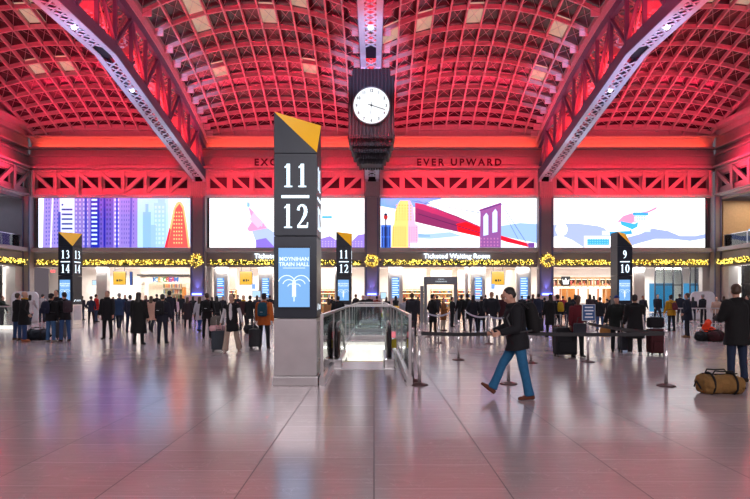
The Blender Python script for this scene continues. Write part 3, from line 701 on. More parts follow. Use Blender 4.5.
def hand(a, l, w, nm): mb(INK).bar((-.22*math.sin(a), fy-.1, fz-.22*math.cos(a)), (l*math.sin(a), fy-.1, fz+l*math.cos(a)), .02, w).build(nm, t)
hand(R(108), .9, .045, 'minute_hand'); hand(R(186), .55, .065, 'hour_hand'); mb(INK).ball((0, fy-.1, fz), .07).build('hub', t)
b = mb(STEELD)
for x in (-.55, .55):
    for q in range(2): b.box(x-.05+q*.16*(1 if x < 0 else -1)-.05, x+.05+q*.16*(1 if x < 0 else -1)-.05, -.5, .5, cz(67.5), ZY(297-157, 50)+.0)
b.build('hanger', t)

# ------------------------------------------------------------------ shops behind the openings
def hang(nm, lab, cat, x, ytop, ybot, w_px, d, m, grp=None, pts=None):
    z0, z1 = ZY(ybot, d), ZY(ytop, d); w = w_px*d/520
    t = thing(nm, lab, cat, (XP(x, d), d, z0), 0, grp)
    mb(mat('sign_frame', (.1, .1, .12), .4)).box(-w/2-.04, w/2+.04, .0, .12, -.04, z1-z0+.04).build('frame', t)
    mb(m).box(-w/2, w/2, -.02, .0, 0, z1-z0).build('panel', t)
    return t, w, z1-z0
YS_ = em('yellow_sign_light', (.95, .52, .02), 1.0)
for x, d, lab in ((119.5, 51.5, 'yellow hanging sign left of the ice cream shop'), (246, 51.5, 'yellow hanging sign left of the largest pillar'), (498, 51.5, 'yellow hanging sign behind the walking man')):
    t, w, h = hang('hanging_sign', lab, 'sign', x, 271.5, 284.5, 12, d, YS_, 'yellow hanging signs')
    mb(mat('sign_black', (.02, .02, .02), .5, var=0)).box(-.3, -.1, -.03, -.02, .3, .5).box(-.02, .12, -.03, -.02, .3, .52).box(.18, .3, -.03, -.02, .34, .48).build('black_mark', t)
    if x > 200:
        mb(em('blue_sign_light', (.2, .4, .9), 1.2)).box(-w/2-.1 if x > 300 else w/2, -w/2+.25 if x > 300 else w/2+.35, -.1, -.04, -.45, .05).build('blue_plate', t)
    mb(BLACK).box(-w/2+.1, -w/2+.14, .03, .07, h, 4.75-ZY(284.5, d)).box(w/2-.14, w/2-.1, .03, .07, h, 4.75-ZY(284.5, d)).build('hanger_rod', t)
BL1 = em('departure_blue', (.10, .35, .85), 1.1); BL2 = em('departure_rows', (.65, .85, 1), 1.6)
def board(x, y0, y1, w_px, d, lab, red=False):
    z0, z1 = ZY(y1, d), ZY(y0, d); w = w_px*d/520
    t = thing('departure_board', lab, 'screen', (XP(x, d), d, z0), 0, 'blue departure boards')
    b = mb(GREYL); b.box(-w/2-.35, w/2+.35, .05, .7, -z0, 4.7-z0); b.build('casing', t, bevel=.02)
    mb(BL1).box(-w/2, w/2, -.02, .04, 0, z1-z0).build('display', t)
    b = mb(BL2); n = 9
    for i in range(n): b.box(-w/2+.05, w/2*(.9 if i % 2 else .6), -.03, -.02, (i+.3)/n*(z1-z0), (i+.68)/n*(z1-z0))
    if red:
        b.use(em('departure_red', (.9, .1, .1), 1.1)).box(-w/2+.05, w/2-.1, -.035, -.02, .9, 1.0).box(-w/2+.05, w/2-.2, -.035, -.02, .45, .55)
    b.build('departure_rows', t)
board(220.5, 278, 297.5, 7, 51, 'blue departure board behind the striding woman', True)
board(265.5, 278, 297.5, 7, 51, 'blue departure board behind the orange jacket', False)
board(395.5, 277.5, 298, 7.5, 51, 'blue departure board right of the small 11 12 pillar')
board(478.5, 277.5, 299, 7, 51, 'blue departure board between the grey portal and the yellow sign', True)
board(524, 277.5, 299, 7.5, 51, 'blue departure board right of the walking man')
# piers inside the openings
for x, wpx, lab in ((69, 10, 'left of the leftmost numbered pillar'), (101, 11, 'just right of the leftmost numbered pillar'), (208, 5, 'right of the wreath column, left'), (286, 9, 'behind the largest pillar'), (338, 7, 'behind the small 11 12 pillar'), (467, 3, 'beside the waiting room shop'), (640, 11, 'right of the rightmost numbered pillar'), (712, 18, 'at the right corner'), (22, 10, 'at the left corner')):
    d = 50.9; w = wpx*d/520
    t = thing('pier', 'plain pale grey square pier at shop level '+lab, 'pier', (XP(x, d), d+.4, 0), 0, 'pale piers at shop level')
    mb(GREYL).box(-w/2, w/2, -.3, .3, 0, 4.7).build('shaft', t, bevel=.03); mb(SS).box(-w/2-.02, w/2+.02, -.32, .32, 0, .2).build('skirting', t)
# ice cream kiosk
t = thing('ice_cream_shop', 'white ice cream shop front with coloured letters and lit shelves', 'shop', (XP(165, 53), 53, 0))
def sx(x, d=53): return XP(x, d)-t.location.x
IVORY = mat('shop_ivory', (.8, .72, .6), .5)
mb(IVORY).box(sx(140), sx(190), .1, .3, 3.0, 4.6).box(sx(140), sx(144), .1, .3, 0, 3).box(sx(186), sx(190), .1, .3, 0, 3).build('front_frame', t)
mb(BLACK).box(sx(138), sx(190), -.25, -.1, 3.75, 3.9).build('awning_rail', t)
cols = ['2A6CC8', '38A0D0', 'F0B020', 'FFFFFF', '38A850', 'E04838', '9040B0', 'E83860', '2A78D0']
for i, ch in enumerate('ICE CREAM'):
    if ch != ' ': text_mb(ch, em('shop_letter_'+str(i), lin(cols[i]), 1.0), .62, (sx(153.5)+i*.285, .05, 3.18), depth=.06, bold=.02).build('sign_letter', t)
b = mb(IVORY)
for z in (1.3, 1.9, 2.5): b.box(sx(160), sx(180), .6, 1.0, z, z+.05)
b.box(sx(144), sx(186), 1.0, 1.1, 0, 3); b.build('shelf_unit', t)
rr = random.Random(5); b = MB(); GC = [mat('goods_%d' % i, c, .4, var=0) for i, c in enumerate([(.6, .1, .08), (.1, .25, .12), (.7, .45, .1), (.15, .08, .05), (.8, .75, .65), (.1, .2, .45)])]
for z in (1.35, 1.95, 2.55):
    for i in range(22): b.use(rr.choice(GC)); x = sx(160)+.05+i*.088; b.lathe([(.035, 0), (.035, rr.uniform(.25, .42)), (.015, .45)], (x, .78, z), 6)
o = b.build('shelf_goods', t); o['kind'] = 'stuff'
mb(GREYL).box(sx(146), sx(182), -.1, .4, 0, 1.05).build('counter', t, bevel=.03); mb(CLEAR).box(sx(146), sx(182), -.1, -.08, 1.05, 1.4).build('counter_glass', t)
mb(mat('amber_wood', (.6, .25, .06), .5)).box(sx(180), sx(184), .5, .9, 0, 2.6).box(sx(187), sx(189), .3, .7, .2, 2.6).build('side_display', t)
# waiting room shops: lit shelves
def shelves(x0, x1, d, lab, seed, wood=(.45, .26, .12), y0=289.5, ztop=None):
    t = thing('display_shelf', lab, 'shelf', (XP((x0+x1)/2, d), d, 0), 0, 'warm lit display shelves'); w = (x1-x0)*d/520/2; H = ZY(y0, d)
    WD = mat('shelf_wood_%02d' % int(wood[0]*100), wood, .5)
    b = mb(WD); b.box(-w, w, .35, .4, 0, H)
    n = max(2, int(w*2/1.1))
    for i in range(n+1): x = -w+2*w*i/n; b.box(x-.03, x+.03, 0, .35, 0, H)
    for z in (.5, 1.0, 1.5, 2.0, H-.06):
        if z < H: b.box(-w, w, 0, .35, z, z+.05)
    b.build('cabinet', t); mb(IVORY).box(-w, w, 0, .3, H, 4.6).build('pale_fascia', t)
    rr = random.Random(seed); b = MB()
    for z in (.55, 1.05, 1.55, 2.05):
        if z+.3 < H:
            for i in range(int(w*2/.16)): b.use(rr.choice(GC)); x = -w+.1+i*.16; hh = rr.uniform(.12, .34); b.box(x, x+rr.uniform(.06, .13), .05, .25, z, z+hh)
    o = b.build('shelf_goods', t); o['kind'] = 'stuff'
    b = mb(em('warm_shelf_strip', (1, .8, .5), 5))
    for z in (.96, 1.46, 1.96, H-.1):
        if z < H: b.box(-w+.05, w-.05, .0, .03, z, z+.03)
    b.build('shelf_lights', t)
shelves(228, 236, 55, 'warm lit shelf behind the dark crowd left of the first yellow sign', 1, (.5, .25, .08))
shelves(320, 336, 55, 'warm lit shelf left of the small 11 12 pillar', 2, (.5, .38, .25))
shelves(401, 426, 55, 'warm lit shelf left of the grey portal', 3, (.5, .38, .25))
shelves(431, 452, 56, 'warm lit shelf seen through the grey portal', 4, (.5, .38, .25))
shelves(458, 474, 56, 'amber lit shelf right of the grey portal', 6, (.6, .25, .06))
shelves(507, 518, 56, 'small lit shelf behind the head of the walking man', 7, (.5, .3, .15))
# grey portal
t = thing('portal', 'grey steel entrance portal with small white lettering above the queue', 'portal', (XP(441, 32), 32, 0))
PG = mat('portal_grey', (.17, .17, .18), .45)
w = 16.5*32/520
mb(PG).box(-w, -w+.16, 0, .5, 0, 2.83).build('post', t, bevel=.01); mb(PG).box(w-.16, w, 0, .5, 0, 2.83).build('post', t, bevel=.01)
mb(PG).box(-w, w, -.03, .53, 2.38, 2.85).build('lintel', t, bevel=.01)
text_mb('TICKETED', WEM, .085, (0, -.04, 2.66), depth=.01).build('small_sign_text', t); text_mb('WAITING ROOM', WEM, .085, (0, -.04, 2.52), depth=.01, spacing=1.1).build('small_sign_text', t)
mb(PG).box(-w-.24, -w-.06, .0, .3, 0, 2.3).build('side_post', t, bevel=.01)
# bakery like shop with wooden front, right
t = thing('cafe_front', 'wooden cafe front with white crown sign behind the queue', 'shop', (XP(583, 53), 53, 0))
WDL = mat('cafe_wood', (.6, .36, .18), .45)
mb(WDL).box(sx(551), sx(616), .0, .12, ZY(286, 53), ZY(285, 53)).box(sx(551), sx(616), 0, .12, ZY(278, 53), ZY(277, 53)).build('cornice', t)
for x in range(552, 618, 6): mb(WDL).box(sx(x)-.04, sx(x)+.04, 0, .12, 2.6, ZY(277.5, 53)).build('mullion', t)
b = mb(mat('cafe_dark', (.05, .03, .02), .5)); b.box(sx(551), sx(616), .5, .55, 2.7, 3.6)
b.build('back_panel', t)
rr = random.Random(9); b = MB()
for i in range(60): b.use(GC[rr.choice((0, 2, 4, 4, 3))]); x = sx(552)+i*.105; b.box(x, x+.07, .25, .4, 2.72, 2.72+rr.uniform(.2, .6))
o = b.build('shelf_goods', t); o['kind'] = 'stuff'
mb(BLACK).box(sx(561), sx(570), -.08, .0, ZY(285.6, 53), ZY(276.5, 53)).build('sign_plate', t)
b = mb(em('crown_white', (1, 1, 1), 1.5)); cx = sx(565.5); z0 = ZY(284.3, 53)
b.prism([(cx-.26, -.1, z0), (cx+.26, -.1, z0), (cx+.36, -.1, z0+.55), (cx+.17, -.1, z0+.33), (cx, -.1, z0+.66), (cx-.17, -.1, z0+.33), (cx-.36, -.1, z0+.55)], (0, .02, 0)); b.build('crown_sign', t)
for i, x in enumerate((552, 560, 567, 578, 588, 598, 606, 615)):
    mb(mat('cafe_door_wood', (.55, .22, .09), .5) if i % 2 else WDL).box(sx(x), sx(x)+.14, .05, .2, 0, 2.62).build('door_post', t)
for q in ((571, 585, 2.6), (552, 559, 1.6), (607, 616, 1.0)): mb(mat('amber_wood', (.6, .25, .06), .5)).box(sx(q[0]), sx(q[1]), q[2], q[2]+.1, 0, 2.6).build('inner_partition', t)
mb(GREYL).box(sx(572), sx(614), -.6, -.1, 0, 1.0).build('counter', t, bevel=.03)
b = mb(em('warm_shelf_strip', (1, .8, .5), 5)); b.box(sx(551), sx(616), .02, .1, 2.5, 2.56).box(sx(553), sx(614), .3, .34, 3.4, 3.44).build('strip_light', t)
# blue glass offices on the right
BG = em('blue_lit_glass', (.05, .36, .72), .75)
for x0, x1, lab in ((655, 682, 'glazed office front with glowing blue curtain behind the yellow jacket'), (690, 706, 'glazed office door with glowing blue curtain left of the man by the bag')):
    d = 52; t = thing('glazed_front', lab, 'glazing', (XP((x0+x1)/2, d), d, 0), 0, 'blue lit office fronts'); w = (x1-x0)*d/1040
    mb(BG).box(-w+.1, w-.1, 1.2, 1.3, .1, 3.0).build('glowing_blue_curtain', t)  # curtain sheet emits by itself, its lit look is put into the material
    b = mb(mat('black_mullions', (.03, .03, .04), .4))
    for i in range(4): x = -w+2*w*i/3; b.box(x-.05, x+.05, -.05, .05, 0, 4.6)
    b.box(-w, w, -.05, .05, 2.75, 2.85); b.box(-w, w, -.05, .05, 0, .1); b.build('mullions', t)
    mb(CLEARG).box(-w, w, -.01, .01, .1, 4.6).build('glass', t)
for s, lab in ((-1, 'left'), (1, 'right')):
    t = thing('glazed_front', f'glazed shop wall with dark mullions under the {lab} balcony', 'glazing', ((XL if s < 0 else XR)+s*1.0, 40, 0), 0, 'side shop fronts')
    b = mb(mat('black_mullions', (.03, .03, .04), .4))
    for i in range(9): y = -9+i*2.1; b.box(-.05, .05, y-.05, y+.05, 0, 4.5)
    b.box(-.05, .05, -9, 8, 2.75, 2.85); b.build('mullions', t)
    mb(CLEARG).box(-.01, .01, -9, 8, .1, 4.5).build('glass', t)
    mb(em('blue_office_light', (.10, .42, .75), .8)).box(s*1.6-.05, s*1.6+.05, -7, 7.5 if s > 0 else 2, .1, 3.2).build('blue_screen_panel', t)
# red exit sign, small hanging screens
tag(mb(em('exit_red', (1, .1, .1), 2)).box(XP(43.5, 49.8), XP(47.5, 49.8), 50.9, 51, ZY(272.5, 51), ZY(270, 51)).use(BLACK).box(XP(45.3, 49.8), XP(45.6, 49.8), 50.93, 50.97, ZY(270, 51), 4.76).build('exit_sign'), 'small red lit sign under the left end of the garland', 'sign')
hang('wall_screen', 'small dark hanging screen right of the 13 14 pillar', 'screen', 95, 280.5, 284.8, 5, 51.8, em('pale_display', (.5, .75, .95), 1.1))
hang('wall_screen', 'small blue screen at the foot of the departure board on the left', 'screen', 256.5, 291, 297, 8, 47, em('pale_display', (.5, .75, .95), 1.1))
hang('wall_screen', 'small blue screen above the escalator crowd under the clock', 'screen', 383.5, 292.5, 298.5, 5.5, 46, em('pale_display', (.5, .75, .95), 1.1))
hang('wall_screen', 'narrow blue banner screen left of the ice cream shop', 'screen', 131, 272, 285, 2, 51, em('navy_display', (.05, .12, .45), .8))

# white rounded partitions at both ends
for x0, x1, y0, d, lab in ((11, 38, 291.5, 33, 'white rounded partition panel behind the men at far left'), (691, 715, 291.5, 36, 'white rounded partition panel behind the orange bag at right')):
    t = thing('partition', lab, 'partition', (XP((x0+x1)/2, d), d, 0)); w = (x1-x0)*d/1040; h = ZY(y0, d)
    pts = [(-w, 0, 0), (w, 0, 0)]+[(w-.35+.35*math.cos(a*PI/12), 0, h-.35+.35*math.sin(a*PI/12)) for a in range(7)]+[(-w+.35+.35*math.cos(a*PI/12), 0, h-.35+.35*math.sin(a*PI/12)) for a in range(6, 13)]
    mb(mat('white_panel', (.75, .72, .74), .4)).prism(pts, (0, .12, 0)).build('panel', t, bevel=.02)
    mb(SS).box(-w+.05, w-.05, -.02, .14, 0, .12).build('kick_plate', t)
# balcony rails and contents
for s, lab in ((-1, 'left'), (1, 'right')):
    t = thing('balcony_railing', f'glass balcony railing above the {lab} side garland', 'railing', ((XL if s < 0 else XR)+s*.15, 40, 6.31))
    mb(CLEARG).box(-.01, .01, -9, 9, 0, 1.1).build('glass', t); mb(SS).box(-.03, .03, -9, 9.2, 1.1, 1.15).build('top_rail', t)
    for y in (-6, -3, 0, 3, 6, 9): mb(SS).box(-.03, .03, y-.03, y+.03, 0, 1.1).build('post', t)
tag(mb(mat('oak_panelling', (.55, .38, .22), .5)).box(XR+4.6, XR+4.9, 30, 49.9, 6.3, 10.8).box(XR+.5, XR+4.6, 49.7, 49.95, 6.3, 10.8).build('wood_panelling'), 'warm oak panelling on the back of the right balcony', 'panelling')
t = thing('balcony_box', 'pale blue lit box standing on the right balcony', 'box', (XR+1.0, 45.6, 6.31)); mb(em('pale_blue_box_light', (.35, .6, .95), .9)).box(-.3, .9, -1.1, 1.1, .1, 1.4).build('body', t, bevel=.05); mb(BLACK).box(-.3, .9, -1.1, 1.1, 0, .1).build('foot', t)
tag(mb(em('cool_tube', (.8, .9, 1), 3)).box(XL-3.2, XL-3, 40, 49.4, 10.2, 10.3).build('strip_light'), 'white strip light on the left balcony ceiling', 'light')

# ------------------------------------------------------------------ escalators
WGL = mat('white_enamel_truss', (.86, .86, .82), .35); RUB = mat('handrail_rubber', (.02, .018, .02), .35, var=0)
YST = mat('yellow_sticker', (.9, .75, .03), .4, var=0)
def escalator(y0, y1, lab, flip=False):
    cx = (FX0+FX1)/2; t = thing('escalator', lab, 'escalator', (cx, y0, 0), 0, 'escalators in the railed opening'); L = y1-y0; w = (FX1-FX0)/2
    P = (lambda y: y) if not flip else (lambda y: L-y)
    z = -L*.5
    mb(WGL).box(-w, -w+.04, 0, L, z-.3, -.001).build('side_lining', t); mb(WGL).box(w-.04, w, 0, L, z-.3, -.001).build('side_lining', t)
    ye = P(L); mb(WGL).box(-w, w, min(ye, ye-.04*(1 if not flip else -1)), max(ye, ye-.04*(1 if not flip else -1)), z-.3, -.001).build('end_lining', t)
    b = mb(em('cool_white_well_strip', (1, .99, .95), 4))
    for sx_ in (-w+.05, w-.09): b.box(sx_, sx_+.04, .3, L-.3, -.16, -.12)
    b.box(-w+.05, w-.05, min(P(L-.06), P(L-.1)), max(P(L-.06), P(L-.1)), -.22, -.17)
    b.build('strip_light', t)
    st = mb(mat('step_metal', (.32, .32, .34), .35, .9))
    n = 16
    for i in range(n):
        ya, yb = P(.5+i*(L-.5)/n), P(.5+(i+1)*(L-.5)/n); st.box(-.5, .5, min(ya, yb), max(ya, yb), -.05-(i+1)*.17-.2, -.05-i*.17*1.05)
    st.build('steps', t)
    mb(SS).box(-w+.02, w-.02, min(P(-.9), P(.5)), max(P(-.9), P(.5)), -.02, .012).build('floor_plate', t)
    mb(YST).box(-.5, .5, min(P(.47), P(.52)), max(P(.47), P(.52)), .0, .016).build('comb_edge', t)
    for sd in (-1, 1):
        x = sd*.6
        pts = [(-.25, .22), (-.52, .28), (-.66, .45), (-.68, .62), (-.6, .8), (-.42, .92), (-.1, .97), (.8, .97), (1.6, .72), (3.6, -.5)]
        b = mb(RUB); b.tube([(x, P(a), c) for a, c in pts], .045, 8); b.build('handrail', t, smooth=True)
        pp = [(-.25, .12), (-.5, .26), (-.62, .45), (-.64, .62), (-.56, .77), (-.4, .88), (-.1, .93), (.8, .93), (1.6, .68), (3.6, -.54), (3.6, -.7), (1.5, .12)]
        mb(CLEAR).prism([(x-.008, P(a), c) for a, c in pp], (.016, 0, 0)).build('balustrade_glass', t)
        b = mb(SS); b.box(x-.13, x+.13, min(P(-.62), P(1.4)), max(P(-.62), P(1.4)), 0, .2); b.build('skirt_deck', t, bevel=.03)
        b = mb(mat('newel_bronze', (.12, .07, .06), .35, .6)); b.box(x-.06, x+.06, min(P(-.3), P(.1)), max(P(-.3), P(.1)), .2, .8); b.build('newel', t, bevel=.03)
        mb(YST).box(x+sd*.10-.07, x+sd*.10+.07, min(P(-.32), P(-.3)), max(P(-.32), P(-.3)), .42, .62).build('warning_sticker', t)
        mb(em('pink_indicator', (1, .25, .3), .8)).box(x+sd*.10-.05, x+sd*.10+.05, min(P(-.32), P(-.3)), max(P(-.32), P(-.3)), .66, .8).build('indicator', t)
    area('well_light', (cx, y0+L/2, -.25), (0, 0, -1), 1.0, L*.7, 110, (1, .98, .93))
    return t
escalator(*WELLS[0], 'nearer escalator going down, beside the largest pillar')
escalator(*WELLS[1], 'farther escalator in the same railed opening', True)
# glass railing round the opening
t = thing('glass_railing', 'long glass railing with steel top rail round the escalators', 'railing', (-.15, 20, 0))
xa, xb, ya, yb = -.79, .80, -10.6, 12.5
for x in (xa, xb):
    n = 9
    for i in range(n):
        a, c = ya+(yb-ya)*i/n+.03, ya+(yb-ya)*(i+1)/n-.03
        mb(CLEARG).box(x-.01, x+.01, a, c, .14, 1.23).build('glass_panel', t)
    for i in range(n+1): mb(SS).box(x-.025, x+.025, ya+(yb-ya)*i/n-.025, ya+(yb-ya)*i/n+.025, 0, 1.24).build('post', t)
    mb(SS).box(x-.03, x+.03, ya, yb, 1.23, 1.29).build('top_rail', t)
    mb(SS).box(x-.05, x+.05, ya, yb, 0, .15).build('base_shoe', t)
for y in (4.2, -.2, yb):
    mb(SS).box(xa, xb, y-.03, y+.03, 1.23, 1.29).build('cross_rail', t); mb(CLEARG).box(xa+.05, xb-.05, y-.01, y+.01, .14, 1.2).build('glass_panel', t); mb(SS).box(xa, xb, y-.04, y+.04, 0, .14).build('base_shoe', t)
# left glass balustrade
t = thing('glass_railing', 'low glass railing with white lit base at the far left edge', 'railing', (-18.6, 25.5, 0))
mb(CLEARG).box(-6, .9, -.01, .01, .2, 1.1).build('glass_panel', t); mb(SS).box(-6, .9, -.04, .04, 1.1, 1.17).build('top_rail', t)
mb(em('white_base_glow', (1, .97, .88), 1.2)).box(-6, .9, -.08, .08, 0.02, .2).build('lit_base', t)
for i in range(5): mb(SS).box(.86-i*1.5, .92-i*1.5, -.03, .03, 0, 1.1).build('post', t)
t = thing('steel_barrier', 'grey steel barrier rail at right behind the standing figures', 'barrier', (XP(700, 27), 27, 0))
mb(SS).box(-1.6, 1.6, -.03, .03, .98, 1.04).box(-1.6, 1.6, -.02, .02, .2, .24).build('rail', t)
for i in range(17): mb(SS).box(-1.6+i*.2-.01, -1.6+i*.2+.01, -.01, .01, .04, 1.0).build('bar', t)
for x in (-1.5, 0, 1.5): mb(SS).box(x-.03, x+.03, -.25, .25, 0, .04).build('foot', t)

# ------------------------------------------------------------------ stanchions with belts
BELT = mat('black_belt', (.01, .01, .013), .5, var=0); BELTG = mat('pale_belt', (.45, .45, .55), .5, var=0)
RB = mat('copper_brown_base', (.12, .07, .07), .4, .6)
def pos(x, yf): d = 832/(yf-297); return Vector(((x-374)*d/520, d, 0))
def stanchion(x, yf, lab, to=None, belt=BELT, grp='belt stanchions of the queue'):
    p = pos(x, yf); t = thing('stanchion', lab, 'stanchion', p, 0, grp)
    mb(RB).lathe([(.155, 0), (.16, .01), (.13, .025), (.045, .05)], n=24).build('base', t, smooth=True)
    mb(CHROME).lathe([(.032, .04), (.032, .9)], n=16).build('post', t, smooth=True)
    mb(CHROME).lathe([(.034, .9), (.036, .905), (.036, 1.0), (.03, 1.02)], n=16).build('belt_head', t, smooth=True)
    if to:
        q = pos(*to)-p; sag = .03 if belt is BELT else .12; q.z = 0; b = mb(belt); N_ = 14; up = Vector((0, 0, .034)); u = q.normalized().cross(Vector((0, 0, 1)))*.002
        pts = [q*(i/N_)+Vector((0, 0, .945-sag*4*(i/N_)*(1-i/N_))) for i in range(N_+1)]
        b.add([v for p_ in pts for v in (p_-up-u, p_+up-u, p_+up+u, p_-up+u)], [(4*i+a, 4*i+4+a, 4*i+4+(a+1) % 4, 4*i+(a+1) % 4) for i in range(N_) for a in range(4)]+[(0, 1, 2, 3), (4*N_+3, 4*N_+2, 4*N_+1, 4*N_)])
        b.build('belt', t)
    return t
stanchion(419.5, 385, 'nearest steel stanchion right of the escalator railing', (508.5, 384))
stanchion(412.5, 381, 'steel stanchion pressed against the end of the escalator railing')
stanchion(458.5, 360, 'steel stanchion standing alone left of the walking man')
stanchion(531, 363, 'steel stanchion half hidden behind the walking man')
t = stanchion(588, 362, 'steel stanchion carrying a small blue notice sign', (666, 386))
nb = mb(mat('notice_frame', (.5, .55, .6), .4)); nb.box(-.16, .16, -.05, -.03, 1.02, 1.42); nb = nb.build('notice_board', t)
mb(mat('notice_blue', (.02, .09, .28), .4, var=0)).box(-.145, .145, -.055, -.05, 1.035, 1.405).build('notice_face', nb)
for z, w in ((1.33, .10), (1.25, .11), (1.17, .08), (1.09, .10)): mb(mat('notice_white', (.8, .85, .9), .4, var=0)).box(-w, w, -.06, -.055, z, z+.032).build('notice_line', nb)
stanchion(666, 386, 'tall single steel stanchion left of the brown duffel bag')
stanchion(508.5, 384, 'brown based stanchion behind the legs of the walking man', (666, 386))
stanchion(428, 337, 'farther stanchion beside the woman in the black coat', (449.5, 335), BELTG)
stanchion(438.5, 343, 'farther stanchion in front of the brown coat', None, BELTG)
stanchion(449.5, 335, 'farther stanchion right of the brown coat', None, BELTG)
stanchion(465.5, 332, 'farther stanchion left of the dark coated queue', (489, 344), BELTG)
stanchion(474, 330, 'farther stanchion among the dark coated queue', None, BELTG)
stanchion(489, 344, 'farther stanchion in front of the grey puffer jacket', (511, 338), BELTG)

# ------------------------------------------------------------------ people
VOXF = 1.2
TMP = bpy.data.scenes.new('scratch')
def remesh(b, name, vox, smooth_it=4, noise_amp=0., nf=7.):
    me = b.mesh(name); o = bpy.data.objects.new('tmp', me); TMP.collection.objects.link(o)
    m = o.modifiers.new('r', 'REMESH'); m.mode = 'VOXEL'; m.voxel_size = vox*VOXF; m.use_smooth_shade = True
    if smooth_it:
        s = o.modifiers.new('s', 'SMOOTH'); s.factor = .5; s.iterations = smooth_it
    vl = TMP.view_layers[0]; vl.update(); dg = vl.depsgraph; r = bpy.data.meshes.new_from_object(o.evaluated_get(dg))
    bpy.data.objects.remove(o); bpy.data.meshes.remove(me); r.name = name
    if noise_amp:
        for v in r.vertices:
            n = noise.noise(Vector((v.co.x*nf, v.co.y*nf, v.co.z*nf*.55)))+.5*noise.noise(v.co*nf*2.3)
            v.co += v.normal*n*noise_amp
    for p in r.polygons: p.use_smooth = True
    r.materials.clear(); r.materials.append(None)
    return r
def cap_(b, a, c, ra, rb, n=10):
    a = Vector(a); c = Vector(c); d = (c-a); L = d.length or 1e-4; d = d/L
    pts = []; rs = []
    for i in range(4): q = PI/2*(i/4); pts.append(a-d*ra*math.cos(q)*.999); rs.append(max(.002, ra*math.sin(q)))
    pts.append(a); rs.append(ra); pts.append(c); rs.append(rb)
    for i in range(3, -1, -1): q = PI/2*(i/4); pts.append(c+d*rb*math.cos(q)*.999); rs.append(max(.002, rb*math.sin(q)))
    b.tube(pts, rs, n)
def rotx(v, a): c, s = math.cos(a), math.sin(a); return Vector((v[0], v[1]*c-v[2]*s, v[1]*s+v[2]*c))
def ldir(pitch, abd, side): # 0 = straight down, pitch>0 forward (+Y)
    return Vector((side*math.sin(abd), math.sin(pitch)*math.cos(abd), -math.cos(pitch)*math.cos(abd))).normalized()
BASE = dict(lean=2, aL=(4, 9), aR=(4, 9), eL=14, eR=14, hL=(0, 4), hR=(0, 4), kL=2, kR=2, fL=0, fR=0, head=0, yaw=0, wL=0, wR=0, foot=None)
def skel(p):
    q = dict(BASE); q.update(p); J = {}
    lean = R(q['lean']); pel = Vector((0, 0, 0)); up = Vector((0, math.sin(lean), math.cos(lean)))
    J['up'] = up; J['pel'] = pel; J['chest'] = pel+up*.36; J['neck'] = pel+up*.53
    for s, S in ((-1, 'L'), (1, 'R')):
        h = pel+Vector((s*.09, 0, -.03)); pi_, ab = q['h'+S]; d = ldir(R(pi_), R(ab), s)
        k = h+d*.42; sp = R(pi_-q['k'+S]); d2 = ldir(sp, R(ab*.6), s); an = k+d2*.41
        fp = sp+R(q['f'+S]) if q['f'+S] else 0
        J['h'+S], J['k'+S], J['a'+S] = h, k, an; J['fd'+S] = Vector((s*.12, math.cos(fp), math.sin(fp))).normalized()
        sh = pel+up*.475+Vector((s*.185, 0, 0)); pa, ab = q['a'+S]; d = ldir(R(pa)-lean*0, R(ab), s); e = sh+d*.29
        d2 = ldir(R(pa+q['e'+S]), R(ab-q['w'+S]), s); w = e+d2*.25
        J['s'+S], J['e'+S], J['w'+S], J['hd'+S] = sh, e, w, d2
    low = min(J['aL'].z-(.085), J['aR'].z-.085)
    off = Vector((0, 0, -low))
    for k in list(J):
        if k[:1] in 'pcnhkasew' and not k.startswith('hd') and isinstance(J[k], Vector): J[k] = J[k]+off
    J['ht'] = R(q['head']); J['yaw'] = R(q['yaw']); J['q'] = q
    return J
def rings(b, L, up, n=14):
    ax = Vector((1, 0, 0)); ay = up.cross(ax).normalized()*-1
    ay = Vector((0, up.z, -up.y))
    b.loft([(c, rx, ry, ax, ay) for c, rx, ry in L], n)
def head_frame(J):
    c = J['neck']+J['up']*.075; M_ = Matrix.Rotation(J['yaw'], 3, 'Z')@Matrix.Rotation(J['ht'], 3, 'X')
    return c, M_
